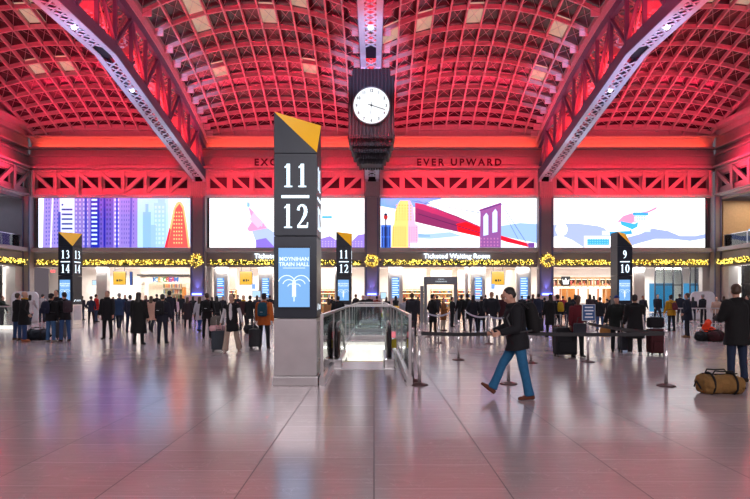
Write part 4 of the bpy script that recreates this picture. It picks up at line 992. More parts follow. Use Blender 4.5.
def body_mesh(J, name, vox, female):
    b = MB(); up = J['up']; P = lambda t: J['pel']+up*t; f = .92 if female else 1
    rings(b, [(P(-.09), .10, .08), (P(-.04), .155, .11), (P(.06), .15*f, .105), (P(.18), .13*f, .095), (P(.33), .155*f, .115), (P(.44), .165*f, .10), (P(.50), .11*f, .075), (P(.53), .06, .055)], up)
    hc, M_ = head_frame(J)
    cap_(b, P(.5), hc+M_@Vector((0, 0, .03)), .056*f, .054*f)
    ring = lambda z, y, rx, ry: (hc+M_@Vector((0, y, z)), rx, ry, M_@Vector((1, 0, 0)), M_@Vector((0, 1, 0)))
    b.loft([ring(-.012, .045, .018, .02), ring(.0, .035, .04, .045), ring(.03, .018, .055, .07), ring(.065, .008, .064, .084), ring(.105, .0, .071, .092), ring(.14, -.004, .074, .096), ring(.175, -.006, .071, .092), ring(.205, -.008, .055, .073), ring(.224, -.01, .03, .04), ring(.23, -.01, .008, .01)], 16)
    H = lambda x, y, z: hc+M_@Vector((x, y, z))
    cap_(b, H(0, .09, .105), H(0, .108, .07), .010, .014, 8); b.ball(H(0, .098, .067), .017, .013, .010, rot=M_)
    b.ball(H(0, .086, .045), .024, .012, .008, rot=M_); b.ball(H(0, .078, .008), .022, .018, .016, rot=M_)
    for s in (-1, 1):
        b.ball(H(s*.03, .082, .125), .022, .010, .007, rot=M_); b.ball(H(s*.076, -.005, .09), .009, .02, .032, rot=M_); b.ball(H(s*.04, .06, .075), .022, .022, .02, rot=M_)
    for S, s in (('L', -1), ('R', 1)):
        cap_(b, J['s'+S], J['e'+S], .05*f, .038*f); cap_(b, J['e'+S], J['w'+S], .038*f, .026*f)
        w, d = J['w'+S], J['hd'+S]; side = Vector((s, 0, 0)); th = Vector((0, 1, 0))
        fw = (th-d*th.dot(d)).normalized() if abs(th.dot(d)) < .9 else Vector((0, 0, 1)); nrm = d.cross(fw).normalized()*(1 if s < 0 else -1)
        # nrm points to palm side (towards body)
        if nrm.x*s > 0: nrm = -nrm
        b.loft([(w+d*t, rw, rt, fw, nrm) for t, rw, rt in ((-.01, .025, .02), (.02, .03, .018), (.05, .04, .017), (.085, .041, .015), (.095, .03, .01))], 10)
        for i, (ln, o) in enumerate(((.068, .031), (.078, .011), (.073, -.010), (.056, -.030))):
            p = w+d*.08+fw*o; r0 = .0088
            a1 = (d+nrm*.35).normalized(); a2 = (d+nrm*1.1).normalized()
            m1 = p+a1*ln*.5; m2 = m1+a2*ln*.5; cap_(b, p-d*.02, m1, r0, r0*.95, 6); cap_(b, m1, m2, r0*.95, r0*.8, 6)
        p = w+d*.03+fw*.028; m1 = p+(d*.6+fw*.7+nrm*.4).normalized()*.04; cap_(b, p, m1, .0115, .010, 6); cap_(b, m1, m1+(d+nrm*.5+fw*.15).normalized()*.032, .010, .0085, 6)
        cap_(b, J['h'+S], J['k'+S], .08*f, .055*f); k = J['k'+S]; a = J['a'+S]; cm = k.lerp(a, .3)
        cap_(b, k, cm, .052*f, .054*f); cap_(b, cm, a, .054*f, .036*f)
        fd = J['fd'+S]; cap_(b, a+Vector((0, 0, -.03))-fd*.03, a+fd*.13+Vector((0, 0, -.045)), .034, .024, 8)
    return remesh(b, name, vox, 2)
def trousers_mesh(J, name, vox, wide, top, amp):
    b = MB(); up = J['up']; P = lambda t: J['pel']+up*t
    rings(b, [(P(-.12), .09, .075), (P(-.06), .172, .13), (P(.04), .165, .122), (P(top), .15, .112)], up)
    for S in 'LR':
        h, k, a = J['h'+S], J['k'+S], J['a'+S]
        cap_(b, h+Vector((0, 0, -.01)), k, .098, .07+wide*.02); d = (a-k).normalized()
        cap_(b, k, k.lerp(a, .5), .068+wide*.02, .064+wide*.04)
        e = a+Vector((0, 0, -.0)); b.tube([k.lerp(a, .4), k.lerp(a, .8), e+d*.015], [.06+wide*.04, .06+wide*.06, .064+wide*.075], 12)
    return remesh(b, name, vox, 3, amp, 9)
def coat_mesh(J, name, vox, length, flare, thick, amp, hood, vest=False):
    b = MB(); up = J['up']; P = lambda t: J['pel']+up*t; t_ = thick
    L = [(P(.545), .07+t_*.3, .07), (P(.51), .12+t_*.5, .085+t_*.4), (P(.46), .168+t_, .11+t_), (P(.34), .168+t_, .13+t_), (P(.18), .158+t_, .118+t_), (P(.05), .17+t_, .128+t_), (P(-.05), .178+t_, .135+t_)]
    if length > .1:
        n = 4
        for i in range(1, n+1):
            u = i/n; mid = (J['kL']+J['kR'])/2; base = P(-.05); low = Vector((base.x, base.y*(1-u)+(base.y*(1-min(1, length/.4))+mid.y*.6*min(1, length/.4))*u, base.z-length*u))
            spread = abs(J['kL'].y-J['kR'].y)*.35*u*min(1, length/.4)
            L.append((low, .178+t_+flare*u, .135+t_+flare*u+spread))
    L = L[::-1]; rings(b, L, up, 18)
    for S in 'LR':
        if vest: cap_(b, J['s'+S], J['s'+S].lerp(J['e'+S], .12), .066+t_*.5, .066+t_*.4); continue
        s_, e, w = J['s'+S], J['e'+S], J['w'+S]
        cap_(b, s_, e, .064+t_*.8, .052+t_*.6); d = (w-e).normalized(); b.ball(e, .052+t_*.6); b.tube([e, e.lerp(w, .6), w+d*.01], [.052+t_*.6, .046+t_*.4, .043+t_*.3], 12)
    hc, M_ = head_frame(J)
    c = P(.545)
    b.tube([c+Vector((.075*math.cos(q*PI/8), .075*math.sin(q*PI/8)+.0, .012*math.sin(q*PI/8)*-1)) for q in range(17)], .03+t_*.4, 8, False)
    if hood: b.ball(P(.50)+Vector((0, -.12, 0)), .10, .07, .085)
    return remesh(b, name, vox, 3, amp)
def hair_mesh(J, name, vox, kind):
    b = MB(); hc, M_ = head_frame(J); H = lambda x, y, z: hc+M_@Vector((x, y, z))
    if kind == 'cap': b.ball(H(0, -.01, .17), .085, .104, .075, n=16, rot=M_); b.ball(H(0, -.03, .13), .083, .088, .06, n=14, rot=M_)
    elif kind == 'bald': b.ball(H(0, -.035, .09), .078, .075, .055, n=14, rot=M_)
    else:
        b.ball(H(0, -.022, .155), .083, .096, .086, n=16, rot=M_); b.ball(H(0, -.035, .10), .082, .078, .07, n=14, rot=M_)
        if kind == 'curly': b.ball(H(0, -.03, .15), .10, .10, .10, n=14, rot=M_)
        if kind == 'long': b.loft([(H(0, y, z), rx, ry, M_@Vector((1, 0, 0)), M_@Vector((0, 1, 0))) for z, y, rx, ry in ((.12, -.03, .086, .075), (.05, -.045, .088, .06), (-.04, -.07, .09, .045), (-.13, -.10, .075, .03))], 12)
        if kind == 'bun': b.ball(H(0, -.09, .22), .04)
    return remesh(b, name, vox, 1, .002, 60)
def shoe_mesh(J, name, S):
    b = MB(); a, fd = J['a'+S], J['fd'+S]; up = Vector((0, -fd.z, fd.y)).normalized(); sd = fd.cross(up).normalized()
    o = a-up*.085 if abs(fd.z) > .05 else Vector((a.x, a.y, a.z-.085))
    b.loft([(o+fd*t+up*z, rx, rz, sd, up) for t, z, rx, rz in ((-.085, .045, .02, .03), (-.075, .04, .034, .038), (-.02, .05, .040, .05), (.04, .045, .043, .045), (.11, .033, .048, .033), (.16, .027, .043, .027), (.185, .022, .02, .018))], 12)
    cap_(b, a+Vector((0, 0, -.04)), a+Vector((0, 0, .02)), .046, .05)
    r = remesh(b, name, .012, 2)
    for v in r.vertices:
        h = (v.co-o).dot(up)
        if h < 0: v.co -= up*h
    return r
PM = {}
SKIN = [mat('skin_%d' % i, c, .5, var=.03) for i, c in enumerate([(.55, .30, .21), (.38, .19, .11), (.13, .06, .035), (.62, .38, .28)])]
HAIRM = {'black': mat('black_hair', (.012, .009, .008), .5), 'brown': mat('brown_hair', (.06, .03, .015), .5), 'grey': mat('grey_hair', (.28, .26, .25), .5), 'blond': mat('fair_hair', (.35, .2, .09), .5)}
EYE = mat('eye_dark', (.02, .015, .012), .2, var=0); EYEW = mat('eye_white', (.7, .68, .66), .3, var=0)
CL = {}
def cloth(c):
    if c not in CL: CL[c] = mat('cloth_'+c, lin(c), .85, var=.12, scale=18)
    return CL[c]
POSES = {
 'stand': dict(), 'standb': dict(hL=(6, 6), kL=8, aL=(10, 10), aR=(-2, 12), yaw=12),
 'phone': dict(aL=(18, 10), eL=95, wL=25, aR=(14, 12), eR=60, wR=20, head=-22, lean=3),
 'arm': dict(aR=(12, 14), eR=85, wR=45, aL=(0, 10), yaw=-25, hR=(-3, 6)),
 'walk': dict(hL=(22, 3), kL=6, hR=(-16, 3), kR=14, fR=-1, aL=(-18, 9), eL=16, aR=(20, 9), eR=22, lean=4),
 'walk2': dict(hR=(20, 3), kR=4, hL=(-14, 3), kL=16, fL=-1, aR=(-14, 18), eR=12, aL=(12, 20), eL=16, lean=4),
 'pocket': dict(aL=(-8, 20), eL=48, wL=30, aR=(-8, 20), eR=48, wR=30, hR=(5, 7), kR=6, yaw=-15),
 'pull': dict(aR=(-22, 16), eR=8, aL=(6, 10), hL=(10, 5), kL=4, hR=(-8, 5), kR=10),
 'reach': dict(aR=(60, 12), eR=15, aL=(5, 10), lean=6, yaw=-10),
 'hero': dict(lean=7, hR=(29, 3), kR=6, fR=16, hL=(-9, 3), kL=3, aL=(2, 8), eL=72, wL=14, aR=(8, 12), eR=64, wR=24, head=-30),
 'rest': dict(aL=(20, 8), eL=70, wL=30, aR=(-4, 12), eR=10, head=-8, yaw=-30),
}
def person(label, x, yf, face, ytop=None, pose='stand', top='101014', legs='101018', shoe='181412', skin=0, hair='short', hc='black', length=.12, flare=.02, thick=.012, hood=False, female=False, wide=0., vest=None, hero=False, H=None, scarf=None, grp=None, dx=0, dz=0, hat=None, under=None):
    p = pos(x, yf); d = p.y
    if H is None: H = 1.6+(297-ytop)*d/520 if ytop else 1.72
    H = min(1.93, max(1.5, H)); vox = .0085 if hero else .0125
    J = skel(POSES[pose]); P0 = POSES[pose]
    top_z = (head_frame(J)[0]+head_frame(J)[1]@Vector((0, 0, .23))).z
    t = thing('person', label, 'person', (p.x+dx, p.y, dz), R(face), grp, H/top_z)
    def part(nm, key, fn, m):
        if key not in PM: PM[key] = fn()
        o = bpy.data.objects.new(nm, PM[key]); COL.objects.link(o); o.parent = t
        o.material_slots[0].link = 'OBJECT'; o.material_slots[0].material = m
        return o
    hk = (pose, hero)
    part('body', ('b', hk, female), lambda: body_mesh(J, 'body', vox, female), SKIN[skin])
    part('trousers', ('t', hk, wide), lambda: trousers_mesh(J, 'trousers', vox*1.2, wide, .14, .005 if hero else .003), cloth(legs))
    if under: part('shirt', ('u', hk, female), lambda: coat_mesh(J, 'shirt', vox*1.2, 0, 0, -.012, .004, False), cloth(under))
    part('vest' if vest else 'coat' if length > .3 else 'jacket', ('c', hk, length, flare, thick, hood, bool(vest)), lambda: coat_mesh(J, 'coat', vox*1.3, length, flare, thick, .008 if hero else .005, hood, bool(vest)), cloth(top))
    for S in 'LR': part('shoe', ('s', hk, S), lambda: shoe_mesh(J, 'shoe', S), cloth(shoe))
    part('hair', ('h', hk, hair), lambda: hair_mesh(J, 'hair', .011, hair), HAIRM[hc])
    c_, M_ = head_frame(J)
    if hat: part('hat', ('h', hk, 'cap'), lambda: hair_mesh(J, 'hat', .011, 'cap'), cloth(hat))
    if hero:
        for s in (-1, 1):
            e = MB().use(EYEW).ball(c_+M_@Vector((s*.03, .081, .105)), .012); e.use(EYE).ball(c_+M_@Vector((s*.03, .089, .105)), .0065); e.build('eye', t, smooth=True)
            mb(HAIRM[hc]).tube([c_+M_@Vector((s*(.014+i*.01), .093-i*.004, .127+.002*math.sin(i))) for i in range(4)], .0035, 5).build('eyebrow', t)
        mb(mat('lips', (.4, .15, .12), .45, var=0)).ball(c_+M_@Vector((0, .094, .043)), .022, .006, .006, rot=M_).build('mouth', t)
    if scarf:
        k = J['pel']+J['up']*.555; mb(cloth(scarf)).tube([k+Vector((.078*math.cos(q*PI/8), .08*math.sin(q*PI/8), .02)) for q in range(17)], .035, 8, False).build('scarf', t, smooth=True)
    t['_J'] = 0; del t['_J']
    return t, J, H/top_z
def world(t, v, sc): return t.location+Matrix.Rotation(t.rotation_euler.z, 3, 'Z')@(v*sc)
PACKM = {}
def backpack(per, color, label, w=.30, h=.44, d=.17, mark=None):
    t, J, sc = per; c = J['pel']+J['up']*.10+Vector((0, -.175-d/2, 0)); lean = math.atan2(J['up'].y, J['up'].z)
    o = thing('backpack', label, 'backpack', world(t, c, sc), t.rotation_euler.z, 'backpacks on the backs of people', sc)
    M_ = Matrix.Rotation(-lean, 3, 'X')
    b = mb(cloth(color)); b.loft([(M_@Vector((0, y, z)), rx, ry, Vector((1, 0, 0)), M_@Vector((0, 1, 0))) for z, rx, ry, y in ((0, w*.42, d*.42, 0), (.02, w*.5, d*.5, 0), (h*.5, w*.52, d*.55, 0), (h*.85, w*.47, d*.45, .01), (h*.97, w*.33, d*.3, .02), (h, w*.2, d*.15, .02))], 16)
    b.build('bag_body', o, smooth=True, sub=1)
    mb(cloth(color)).loft([(M_@Vector((0, -d*.45, z)), w*r_, d*.3, Vector((1, 0, 0)), M_@Vector((0, 1, 0))) for z, r_ in ((.03, .34), (.06, .4), (h*.4, .4), (h*.45, .32))], 12).build('front_pocket', o, smooth=True)
    for s in (-1, 1):
        # strap over the shoulder to the front
        pts = [Vector((s*w*.36, d*.35, h*.8)), Vector((s*.11, d*.55+.05, h*.98+.02)), Vector((s*.115, d*.5+.175, h*.88+.05)), Vector((s*.13, d*.5+.33, h*.6)), Vector((s*.16, d*.5+.30, h*.3)), Vector((s*.2, d*.5+.17, h*.12)), Vector((s*w*.45, d*.35, .06))]
        mb(BLACK).tube([M_@p for p in pts], .014, 6).build('strap', o)
    if mark: mb(mat('pale_mark', (.6, .65, .7), .5, var=0)).box(-.04, .04, -d*.8, -d*.72, h*.3, h*.33).build('mark', o)
    return o
def suitcase(x, yf, color, label, w=.42, h=.62, d=.26, rz=0, handle=True, top=None, soft=False, grp='wheeled suitcases'):
    p = pos(x, yf); o = thing('suitcase', label, 'suitcase', p, R(rz), grp); m = mat('case_'+color, lin(color), .4 if not soft else .8, var=.1, scale=20)
    b = mb(m).box(-w/2, w/2, -d/2, d/2, .06, .06+h); b.build('shell', o, bevel=.035)
    if not soft:
        for i in range(7):
            q = -w/2+.05+(w-.1)*i/6; mb(m).box(q-.008, q+.008, -d/2-.006, d/2+.006, .1, .02+h).build('rib', o)
    else: mb(m).box(-w/2+.05, w/2-.05, -d/2-.04, -d/2, .12, .06+h*.5).build('pocket', o, bevel=.02)
    mb(BLACK).box(-w/2-.002, w/2+.002, -.006, .006, .07, .05+h).build('zip', o)
    for a in (-1, 1):
        for c in (-1, 1): mb(BLACK).tube([(a*(w/2-.05)-.014, c*(d/2-.05), .03), (a*(w/2-.05)+.014, c*(d/2-.05), .03)], .03, 10).build('wheel', o)
    if handle: mb(CHROME).tube([(-.09, d/2-.05, .05+h), (-.09, d/2-.05, .40+h), (.09, d/2-.05, .40+h), (.09, d/2-.05, .05+h)], .01, 6).build('handle', o)
    mb(BLACK).tube([(-.07, 0, .055+h), (-.06, 0, .09+h), (.06, 0, .09+h), (.07, 0, .055+h)], .012, 6).build('grip', o)
    return o
def duffel(loc, color, label, L=.7, r=.16, rz=0, trim='181410'):
    o = thing('duffel_bag', label, 'bag', loc, R(rz)); m = cloth(color); n = 14; S = MB().use(m)
    b = MB(); X = Vector((0, 1, 0)); Z = Vector((0, 0, 1))
    prof = [(-L/2, .3), (-L/2+.03, .8), (-L/2+.1, 1.0), (-L*.2, 1.02), (-.04, .92), (.06, .93), (L*.22, 1.03), (L/2-.1, 1.0), (L/2-.03, .82), (L/2, .35)]
    b.loft([(Vector((q, 0, r*(.92+.06*math.sin(q*17)))), r*1.15*k, r*k*(1+.05*math.cos(q*23)), X, Z) for q, k in prof], 18)
    me = remesh(b, 'bag_shell', .012, 2, .035, 7)
    for v in me.vertices: v.co.z = max(v.co.z, .004)
    me.materials.clear(); me.materials.append(m); s = bpy.data.objects.new('bag_shell', me); COL.objects.link(s); s.parent = o
    for q in (-L*.25, L*.25):
        mb(cloth(trim)).tube([(q, r*1.22*math.cos(a*PI/12), max(.012, r+r*1.1*math.sin(a*PI/12))) for a in range(25)], .016, 6, False).build('strap', o)
    for s_ in (-1, 1): mb(cloth(trim)).tube([(-L*.25, s_*r*.6, 1.95*r), (-L*.2, s_*r*.7, 2.35*r), (0, s_*r*.75, 2.3*r), (L*.2, s_*r*.7, 2.35*r), (L*.25, s_*r*.6, 1.95*r)], .012, 6).build('handle', o)
    for s_ in (-1, 1): mb(cloth(trim)).tube([(s_*L*.5, .1, r*.6), (s_*(L*.5+.02), 0, r*1.25), (s_*L*.5, -.1, r*.6)], .014, 6).build('end_strap', o)
    mb(cloth(trim)).tube([(-L*.4, 0, 2.02*r), (0, 0, 1.9*r), (L*.4, 0, 2.02*r)], .01, 5).build('zip', o)
    return o
BLK = '0E0E12'; JEAN = '3F6088'; NAVY = '14182A'
# --- the walking man and the man on the right
hero = person('man in a black hooded jacket and blue jeans striding left while reading a phone', 517.5, 398.5, 90, H=1.73, pose='hero', top='12141A', legs='205A80', shoe='5A3020', skin=0, length=.105, thick=.035, flare=.0, hood=True, hero=True, wide=.2)
backpack(hero, '0C0D10', 'black backpack on the back of the striding man with the phone', .30, .50, .2)
t, J, sc = hero; w = world(t, (J['wL']+J['wR'])/2+(J['hdL']+J['hdR'])*.045+Vector((0, .03, .03)), sc)
ph = thing('smartphone', 'dark phone held in both hands of the striding man', 'phone', w, R(90)); mb(BLACK).box(-.038, .038, -.075, .075, -.005, .005).build('case', ph, bevel=.003); mb(em('phone_glow', (.6, .7, .8), .8)).box(-.034, .034, -.07, .07, .0052, .006).build('display', ph); ph.rotation_euler = (R(35), 0, R(90))
big = person('man in a black wool coat with his back turned behind the tan duffel bag', 737, 382, 8, H=1.84, pose='rest', top='0A0A0E', legs='1A2840', shoe='241812', skin=0, hc='brown', length=.22, thick=.035, flare=.02, hero=True)
duffel(pos(719.5, 393.5), '7A5A30', 'tan canvas duffel bag with black straps lying on the floor at right', .70, .165, -4)
# --- left group
person('bald man in a long black coat with a yellow scarf standing by the left railing', 24, 341.5, -60, 291.5, 'pocket', BLK, '28406A', 'A05A38', 0, 'bald', 'grey', .3, scarf='C89028', thick=.03)
person('man in a black jacket and jeans standing just behind the yellow scarf', 17.5, 340, -20, 293, 'stand', BLK, '2C4468', '503828', 0, 'short', 'brown', .2)
a = person('man in a dark cap and jeans wearing a navy backpack, seen from behind', 51, 342, -12, 293.5, 'stand', '0C0C14', JEAN, '888078', 0, 'short', 'black', .12, thick=.03, hat='141420')
backpack(a, '181C34', 'navy backpack on the man in the dark cap', .34, .46, .2)
person('taller man facing the two men with backpacks', 56.5, 336, 178, 290, 'stand', '14101A', '202838', skin=0, hc='black', length=.15)
a = person('man in profile facing left wearing a brown backpack and jeans', 65, 341.5, 50, 292.5, 'phone', '101018', '34507A', '302420', 0, 'short', 'black', .12)
backpack(a, '3C2C34', 'brown backpack on the man left of the 13 14 pillar', .32, .44, .2)
suitcase(60, 339, '4A4A52', 'grey suitcase between the two men with backpacks', .40, .6, .25)
duffel(pos(37.5, 340), '1C222C', 'dark duffel bag on the floor between the standing groups at left', .8, .2, 8)
person('person in dark green leaning an arm on the far left glass railing', 1.5, 327, -80, 296, 'reach', '1C2820', '202028', female=True, hair='long', hc='brown')
# --- left centre crowd
person('man with a black face mask and toggled coat facing the camera', 107.5, 339, 180, 291, 'stand', '15141A', '0C0C10', 'C0C0C0' if 0 else '141414', 0, 'short', 'brown', .2, thick=.03, scarf='0A0A0C')
person('man in a blue quilted coat seen from behind, left of the white striped jacket', 119, 329, 10, 293, 'walk', '1C3250', '182030', skin=0, hc='grey', length=.2, thick=.03)
person('person in a navy jacket with white back panel behind the long black coat', 130, 332.5, 0, 295, 'standb', '1C2034', '182440', skin=0, length=.1, scarf='D8D8E0')
person('woman in a long black coat seen from behind in the middle of the left crowd', 138.5, 344.5, 0, 292, 'stand', '08080C', '08080C', '141418', 0, 'long', 'black', .52, .06, .04, female=True)
person('person in a pink beige coat behind the long black coat', 151, 331.5, 8, 296, 'walk', 'B08878', '20202A', female=True, hair='long', hc='brown', length=.3, flare=.03)
a = person('man in navy with a black backpack left of the column with the leftmost wreath', 162.5, 343.5, 0, 294, 'stand', '161626', '141428', '101014', 1, 'short', 'black', .12, thick=.025)
backpack(a, '0C0C14', 'black backpack on the man in navy in front of the ice cream shop', .33, .5, .2, mark=True)
person('tall man standing above the crowd in front of the ice cream shop', 169.5, 333.5, 30, 290.5, 'stand', '101020', '141424', skin=1, hc='black')
person('person in a pale pink top before the ice cream counter', 175, 323, 190, 297.5, 'stand', 'C8A8B8', '30303C', skin=3, hc='brown')
person('person in a plum coat standing with back turned right of the ice cream shop', 187.5, 328.5, 5, 297, 'stand', '241820', '141018', female=True, hair='long', length=.4, flare=.04, hc='brown')
person('person in a light grey coat and blue trousers walking near the first departure board', 199.5, 331.5, -10, 296.5, 'walk', 'A09AA4', '283C78', female=True, hc='brown', length=.28, hair='long')
a = person('man turning his head in a black jacket and black backpack beside the light grey coat', 207, 338.5, 10, 293, 'pull', '101014', '101014', skin=0, hc='brown', length=.12)
backpack(a, '0A0C10', 'black backpack beside the light grey coat', .33, .46, .2, mark=True)
person('person in black directly behind the striding woman', 216.5, 329, 0, 296, 'standb', '0C0C12', '101016', hair='long', female=True, length=.3)
wm = person('woman in a white top, black vest and cream wide trousers striding towards the camera', 232, 352, 178, 294, 'walk2', '14141A', 'B4A090', 'D8D0C8', 3, 'bun', 'black', .22, .03, .008, female=True, wide=.45, vest=True, hero=True, under='D8D4D8')
t, J, sc = wm
mb(cloth('D8D4D8')).ball(J['pel']+Vector((0, .135, .31)), .055, .035, .26, n=14).build('shirt_front', t, smooth=True)
suitcase(218.8, 351.5, '1A2430', 'dark blue suitcase pulled by the woman in cream trousers', .40, .55, .26, 6)
p = pos(217.5, 350.5); t = thing('tote_bag', 'grey woven bag with a pink coat strapped on top of the dark blue suitcase', 'bag', p+Vector((0, 0, .62)), 0)
mb(cloth('C89AA0')).loft([(Vector((0, 0, z)), rx, ry, Vector((1, 0, 0)), Vector((0, 1, 0))) for z, rx, ry in ((-.04, .2, .12), (-.02, .24, .16), (.08, .25, .17), (.14, .2, .13))], 14).build('folded_coat', t, smooth=True)
mb(cloth('5A5450')).loft([(Vector((-.02, 0, z)), rx, ry, Vector((1, 0, 0)), Vector((0, 1, 0))) for z, rx, ry in ((.13, .16, .1), (.16, .21, .13), (.36, .18, .12), (.42, .1, .07))], 14).build('bag_body', t, smooth=True)
mb(BLACK).tube([(-.12, 0, .4), (-.08, 0, .52), (.06, 0, .52), (.1, 0, .4)], .012, 6).build('strap', t)
person('person in a dark red top and yellow shawl right of the striding woman', 243.5, 330, 180, 295.5, 'standb', '3A1A20', '181820', skin=0, hc='brown', scarf='C8A020')
person('person in a black coat left of the orange jacket with a large black bag', 250, 330.5, 0, 295.5, 'pull', '0C0C12', '101018', hair='short', length=.3)
duffel(pos(251, 333.5), '0E0E14', 'black bag at the feet of the people left of the orange jacket', .6, .2, 20)
a = person('man in an orange jacket and dark hat seen from behind beside the largest pillar', 264, 348.5, 0, 293.5, 'stand', 'A85420', '141820', '302820', 0, 'short', 'black', .14, thick=.035, hat='1A2030')
backpack(a, '1C4A5C', 'teal backpack on the orange jacket', .32, .46, .19, mark=True)
suitcase(255.5, 348.5, '20262C', 'black ribbed suitcase standing left of the orange jacket', .38, .55, .25)
# --- behind the escalators
person('person in a tan coat behind the left glass of the escalator railing', 328.5, 332, 20, 298, 'stand', 'A87850', '202028', female=True, hair='long', hc='brown', length=.3)
a = person('person in a black puffer with backpack in front of the small 11 12 pillar', 341, 336, 10, 296, 'stand', '0C0E14', '10141C', hc='black', length=.15, thick=.06, dx=-.12)
backpack(a, '10141C', 'black backpack in front of the small 11 12 pillar', .32, .44, .18)
# --- queue
person('person in a pale grey jacket left of the dark grey coat by the queue', 404.5, 332, 0, 297.5, 'stand', 'A0A0AC', '1C1C24', skin=0, hc='brown', length=.15)
person('tall man in a dark grey coat standing right of the escalator railing', 412, 336, -20, 293, 'stand', '2A2A32', '1C1C24', skin=1, hc='brown', length=.3, thick=.03)
suitcase(409, 338.5, '26202A', 'dark plum suitcase behind the nearest stanchions', .42, .62, .28)
person('man in a black coat in profile standing before the grey portal', 432.5, 335, -60, 294, 'pocket', '0C0E12', '0C1018', skin=0, hc='black', length=.34, thick=.025)
person('person in a brown coat carrying a white bag before the grey portal', 443.5, 331, -120, 298, 'arm', '7A4A24', 'A89888', female=True, hair='long', hc='brown', length=.3)
person('person in black with arm raised inside the portal opening', 452, 327, -70, 297, 'arm', '101014', '141418', skin=0)
person('person in black right of the portal, first of the dark queue', 461.5, 329, 0, 294.5, 'standb', '0C0C12', '101014', skin=1, length=.12)
person('person in black in the middle of the dark queue', 467.5, 331.5, 0, 293.5, 'stand', '0E0E14', '101420', skin=1, length=.3)
person('person in a dark navy coat at the right of the dark queue', 473.5, 333, -15, 295, 'pocket', '121420', '14182A', hair='long', length=.2)
person('person in a dark coat left of the grey puffer jacket', 481.5, 331, 0, 296, 'stand', '14161E', '101018', hc='brown', length=.35)
person('man in a grey puffer jacket and light trousers left of the striding man', 491.5, 336, 170, 292, 'pocket', '1C1E26', '8A8A8E', '282830', 1, 'short', 'brown', .14, thick=.05)
person('person in a dark red coat just left of the striding man', 502.5, 333, 180, 294, 'stand', '3A1018', '141418', skin=1, hc='black', length=.25)
person('person in black right behind the backpack of the striding man', 528.5, 329, 0, 295.5, 'standb', '0A0C12', '10141C', hc='black', length=.3)
person('man in navy standing below the right wreath column', 538.5, 328, 0, 293.5, 'stand', '1A2034', '181C28', hc='black')
person('person in dark clothes under the blue lamp of the right column', 544.5, 325, 0, 297.5, 'stand', '141620', '14161E', hc='black')
person('person in a long black coat seen from behind right of the striding man', 550.5, 337, 0, 294, 'stand', '08080C', '0A0A0E', hair='long', length=.4, thick=.03, female=True)
a = person('person in a black jacket with a yellow backpack beside the long black coat', 557.5, 336, 12, 294.5, 'standb', '12141C', '16202E', hc='black')
backpack(a, 'B09018', 'yellow backpack beside the long black coat', .28, .42, .16)
person('person in black right of the yellow backpack', 569.5, 329, -10, 297, 'stand', '0C0E14', '14182A', hair='long', female=True)
person('woman in a dark red cardigan standing behind the blue notice', 577.5, 357, 185, 295.5, 'stand', '5A1420', '101418', '0C0C10', 2, 'curly', 'black', .16, .03, .01, female=True, under='C0B8B8')
suitcase(565, 356.5, '14161C', 'large black suitcase left of the woman in the red cardigan', .56, .72, .32, 0, soft=True)
suitcase(558.5, 349, '4E3426', 'brown paper coloured case behind the large black suitcase', .34, .66, .22, 0, soft=True)
t, J, sc = (bpy.data.objects[-1], None, 1) if 0 else (None, None, None)
p = pos(580.5, 358.5); t = thing('handbag', 'dark grey handbag held by the woman in the red cardigan', 'bag', p+Vector((0, -.05, .62)), 0); mb(cloth('30323A')).box(-.2, .2, -.07, .07, 0, .3).build('bag_body', t, bevel=.04); mb(BLACK).tube([(-.12, 0, .28), (-.08, 0, .45), (.08, 0, .45), (.12, 0, .28)], .01, 6).build('handle', t)
person('person in black jacket and jeans between the blue notice and the blue beanie', 600, 330.5, 0, 297, 'stand', '10121A', '30507A', hc='black', length=.15)
person('person in dark coat bending near the cafe counter left of the blue beanie', 608, 325, 30, 299, 'phone', '181A22', '14161E', hc='black')
person('man in a blue beanie and dark green coat walking with a paper bag', 616.5, 350.5, 160, 295.5, 'walk2', '1A201E', '14181C', '101014', 0, 'short', 'grey', .2, .03, .03, hat='1C2C6C')
p = pos(605, 351); t = thing('paper_bag', 'brown paper bag carried by the man in the blue beanie', 'bag', p+Vector((0, 0, .42)), 0); mb(cloth('A0703C')).loft([(Vector((0, 0, z)), rx, ry, Vector((1, 0, 0)), Vector((0, 1, 0))) for z, rx, ry in ((0, .14, .08), (.03, .17, .1), (.2, .16, .08), (.3, .12, .03))], 12).build('bag_body', t, smooth=True); mb(BLACK).tube([(-.08, 0, .28), (-.04, 0, .42), (.04, 0, .42), (.08, 0, .28)], .008, 6).build('handle', t)
person('man in a long black coat pulling the dark red suitcase', 635, 354.5, -20, 294.5, 'reach', '0A0A10', '0C0C12', 'A8A8A8', 1, 'short', 'black', .42, .05, .035)
suitcase(656, 355, '401018', 'dark red suitcase pulled by the man in the long black coat', .42, .66, .3, 0, soft=True)
p = pos(655, 354.5); t = thing('shoulder_bag', 'black bag resting on top of the dark red suitcase', 'bag', p+Vector((0, 0, .74)), 0); mb(cloth('121018')).box(-.2, .22, -.12, .12, 0, .3).build('bag_body', t, bevel=.06); mb(BLACK).tube([(-.1, 0, .28), (-.06, 0, .4), (.06, 0, .4), (.1, 0, .28)], .012, 6).build('handle', t)
suitcase(625, 352, '2A2C34', 'dark suitcase between the blue beanie and the long black coat', .36, .5, .25)
a = person('woman in a mustard yellow jacket raising an arm at right', 671.5, 331.5, 10, 295, 'reach', 'A87A10', '1A1A20', skin=0, hair='bun', hc='black', female=True, thick=.03)
backpack(a, '5A2028', 'dark red backpack on the mustard yellow jacket', .26, .38, .15)
person('man in dark blue facing left beside the mustard yellow jacket', 687.5, 337.5, 60, 293, 'pocket', '10182A', '101420', '806040', 0, 'short', 'brown', .2, thick=.03)
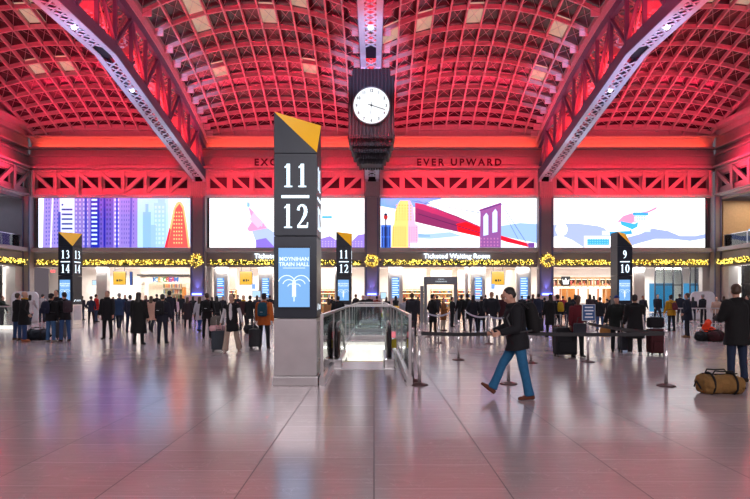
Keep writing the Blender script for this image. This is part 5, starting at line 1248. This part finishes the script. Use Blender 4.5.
person('man in a dark jacket leaning behind the steel barrier at right', 703, 326.5, 20, 294, 'arm', '141820', '141820', skin=0, hc='grey')
person('person in a beige coat behind the orange jacket on the floor', 716.5, 326, 150, 297, 'stand', 'B09080', '30303A', skin=3, hc='brown', female=True, hair='bun')
person('person in dark clothes at the right edge behind the big black coat', 748, 326, 60, 295.5, 'stand', '14141C', '14141C', hc='black')
# seated person in orange and bags on the floor at right
duffel(pos(706, 341), '14121A', 'low black bag on the floor beneath the orange jacket', .75, .17, 5)
duffel(pos(715.5, 341.5), '3A1018', 'dark red bag on the floor beside the low black bag', .5, .2, 30)
p = pos(716, 339); t = thing('folded_jacket', 'bright orange jacket heaped on the bags at right', 'jacket', p+Vector((.0, .35, 0)), 0); b = MB()
for i in range(7): b.ball((rnd.uniform(-.18, .18), rnd.uniform(-.1, .1), .18+.07*i), .2-.02*i, .16, .14)
me = remesh(b, 'heaped_cloth', .02, 2, .03, 6); me.materials.clear(); me.materials.append(cloth('E84018'))
for v in me.vertices: v.co.z = max(v.co.z, .003)
o = bpy.data.objects.new('heaped_cloth', me); COL.objects.link(o); o.parent = t
# --- far crowd against the shops
far = [
 (71.5, 322, 'stand', '181420', 'person in plum standing right behind the 13 14 pillar foot'), (91, 324, 'arm', '20243A', 'person in navy right of the 13 14 pillar'),
 (96, 322, 'stand', 'B01818', 'person in a red jacket right of the 13 14 pillar'), (30, 323, 'standb', 'B4A8A8', 'person in a pale jacket before the white partition at left'),
 (42, 322, 'stand', 'A8A0A0', 'person in pale clothes right of the white partition at left'), (82, 320, 'standb', '2A2430', 'small far figure in dark grey seen beside the 13 14 pillar'), (113, 321, 'stand', '4A3038', 'far figure in maroon behind the toggled coat'),
 (125, 320, 'standb', '14141C', 'far figure in black under the first yellow sign'), (146, 322, 'stand', '3A2028', 'far figure in dark red behind the pink beige coat'), (157, 321, 'arm', '101014', 'far figure in black at the left end of the ice cream counter'),
 (181, 320, 'stand', '14141C', 'far figure in black at the right end of the ice cream shop'), (193, 322, 'stand', '181820', 'far figure in black under the blue lamp of the first wreath column'),
 (212, 321, 'standb', '101018', 'far figure in black under the first departure board'), (223, 321, 'stand', '1A1A24', 'far figure in charcoal left of the striding woman'), (238, 320, 'arm', '181C28', 'far figure in slate right of the striding woman'),
 (257, 322, 'stand', '2C3040', 'far figure in grey blue left of the orange jacket'), (270, 321, 'stand', '14181E', 'far figure in black right of the orange jacket'), (332, 321, 'stand', '101016', 'far figure in black left of the small 11 12 pillar'),
 (355.5, 320, 'stand', '121216', 'far figure in black, leftmost above the escalator rail'), (363, 322, 'standb', '101014', 'tall far figure in black above the escalator rail under the clock'), (369.5, 321, 'stand', '141418', 'far figure in black just right under the clock'),
 (377, 322, 'arm', '7A2C20', 'far figure in rust red above the escalator rail'), (386.5, 322, 'stand', '12161E', 'far figure in black at the right end of the escalator rail'), (396, 322, 'arm', '14161E', 'far figure in black left of the pale grey jacket'),
 (418, 321, 'stand', '14161E', 'far figure in black left of the grey portal'), (437, 321, 'stand', '222028', 'far figure in dark grey inside the portal, left'), (457, 321, 'stand', '14161E', 'far figure in black beside the right portal post'),
 (485.5, 320, 'stand', '181A24', 'far figure in black left of the last departure board'), (497, 321, 'standb', '241C24', 'far figure in plum below the third yellow sign'), (522, 321, 'stand', '14161E', 'far figure in black under the last departure board'),
 (533, 320, 'arm', '101218', 'far figure in black left of the right wreath column'), (563, 321, 'stand', '801828', 'far figure in red at the left end of the cafe'), (575, 321, 'standb', '181A24', 'far figure in black at the cafe doors'),
 (590, 322, 'stand', '2A1A22', 'far figure in plum under the cafe shelves'), (594, 320, 'arm', '14161E', 'far figure in black behind the blue notice'), (611, 321, 'stand', '1A1C26', 'far figure in charcoal at the right end of the cafe'),
 (628, 321, 'standb', '101420', 'far figure in navy behind the 9 10 pillar foot'), (643, 322, 'stand', '1C1E28', 'far figure in charcoal right of the 9 10 pillar'), (657.5, 322, 'arm', '20222C', 'far figure in charcoal under the pale pier at right'),
 (680, 322, 'standb', '101828', 'far figure in navy right of the mustard yellow jacket'), (693, 321, 'stand', '242630', 'far figure in grey between two men at right'), (724, 321, 'stand', '30242A', 'far figure in maroon left of the big black coat')]
rf = random.Random(3)
for i, (x, yf, po, c, lab) in enumerate(far):
    po = (po, 'pocket', po, 'walk', 'phone')[i % 5]
    person(lab, x, yf, rf.choice((0, 15, -15, 180, 40, -40, 170)), None, po, c, rf.choice(('14161E', '1C2436', '101014', '2A3850')), skin=rf.choice((0, 1, 3, 0)), hair=rf.choice(('short', 'short', 'long')), hc=rf.choice(('black', 'brown', 'black')), length=.12 if i % 3 else .3, H=rf.uniform(1.6, 1.8), grp='travellers far back before the shops')
tag(mb(mat('yellow_chair_shell', (.85, .5, .03), .4)).loft([(Vector((XP(394.5, 32), 32, z)), rx, .25, Vector((1, 0, 0)), Vector((0, 1, 0))) for z, rx in ((.35, .3), (.45, .42), (.8, .42), (1.0, .36), (1.05, .2))], 14).box(XP(394.5, 32)-.04, XP(394.5, 32)+.04, 31.96, 32.04, 0, .4).build('waste_bin'), 'yellow rounded bin beyond the right end of the escalator railing', 'bin')
bpy.data.scenes.remove(TMP)
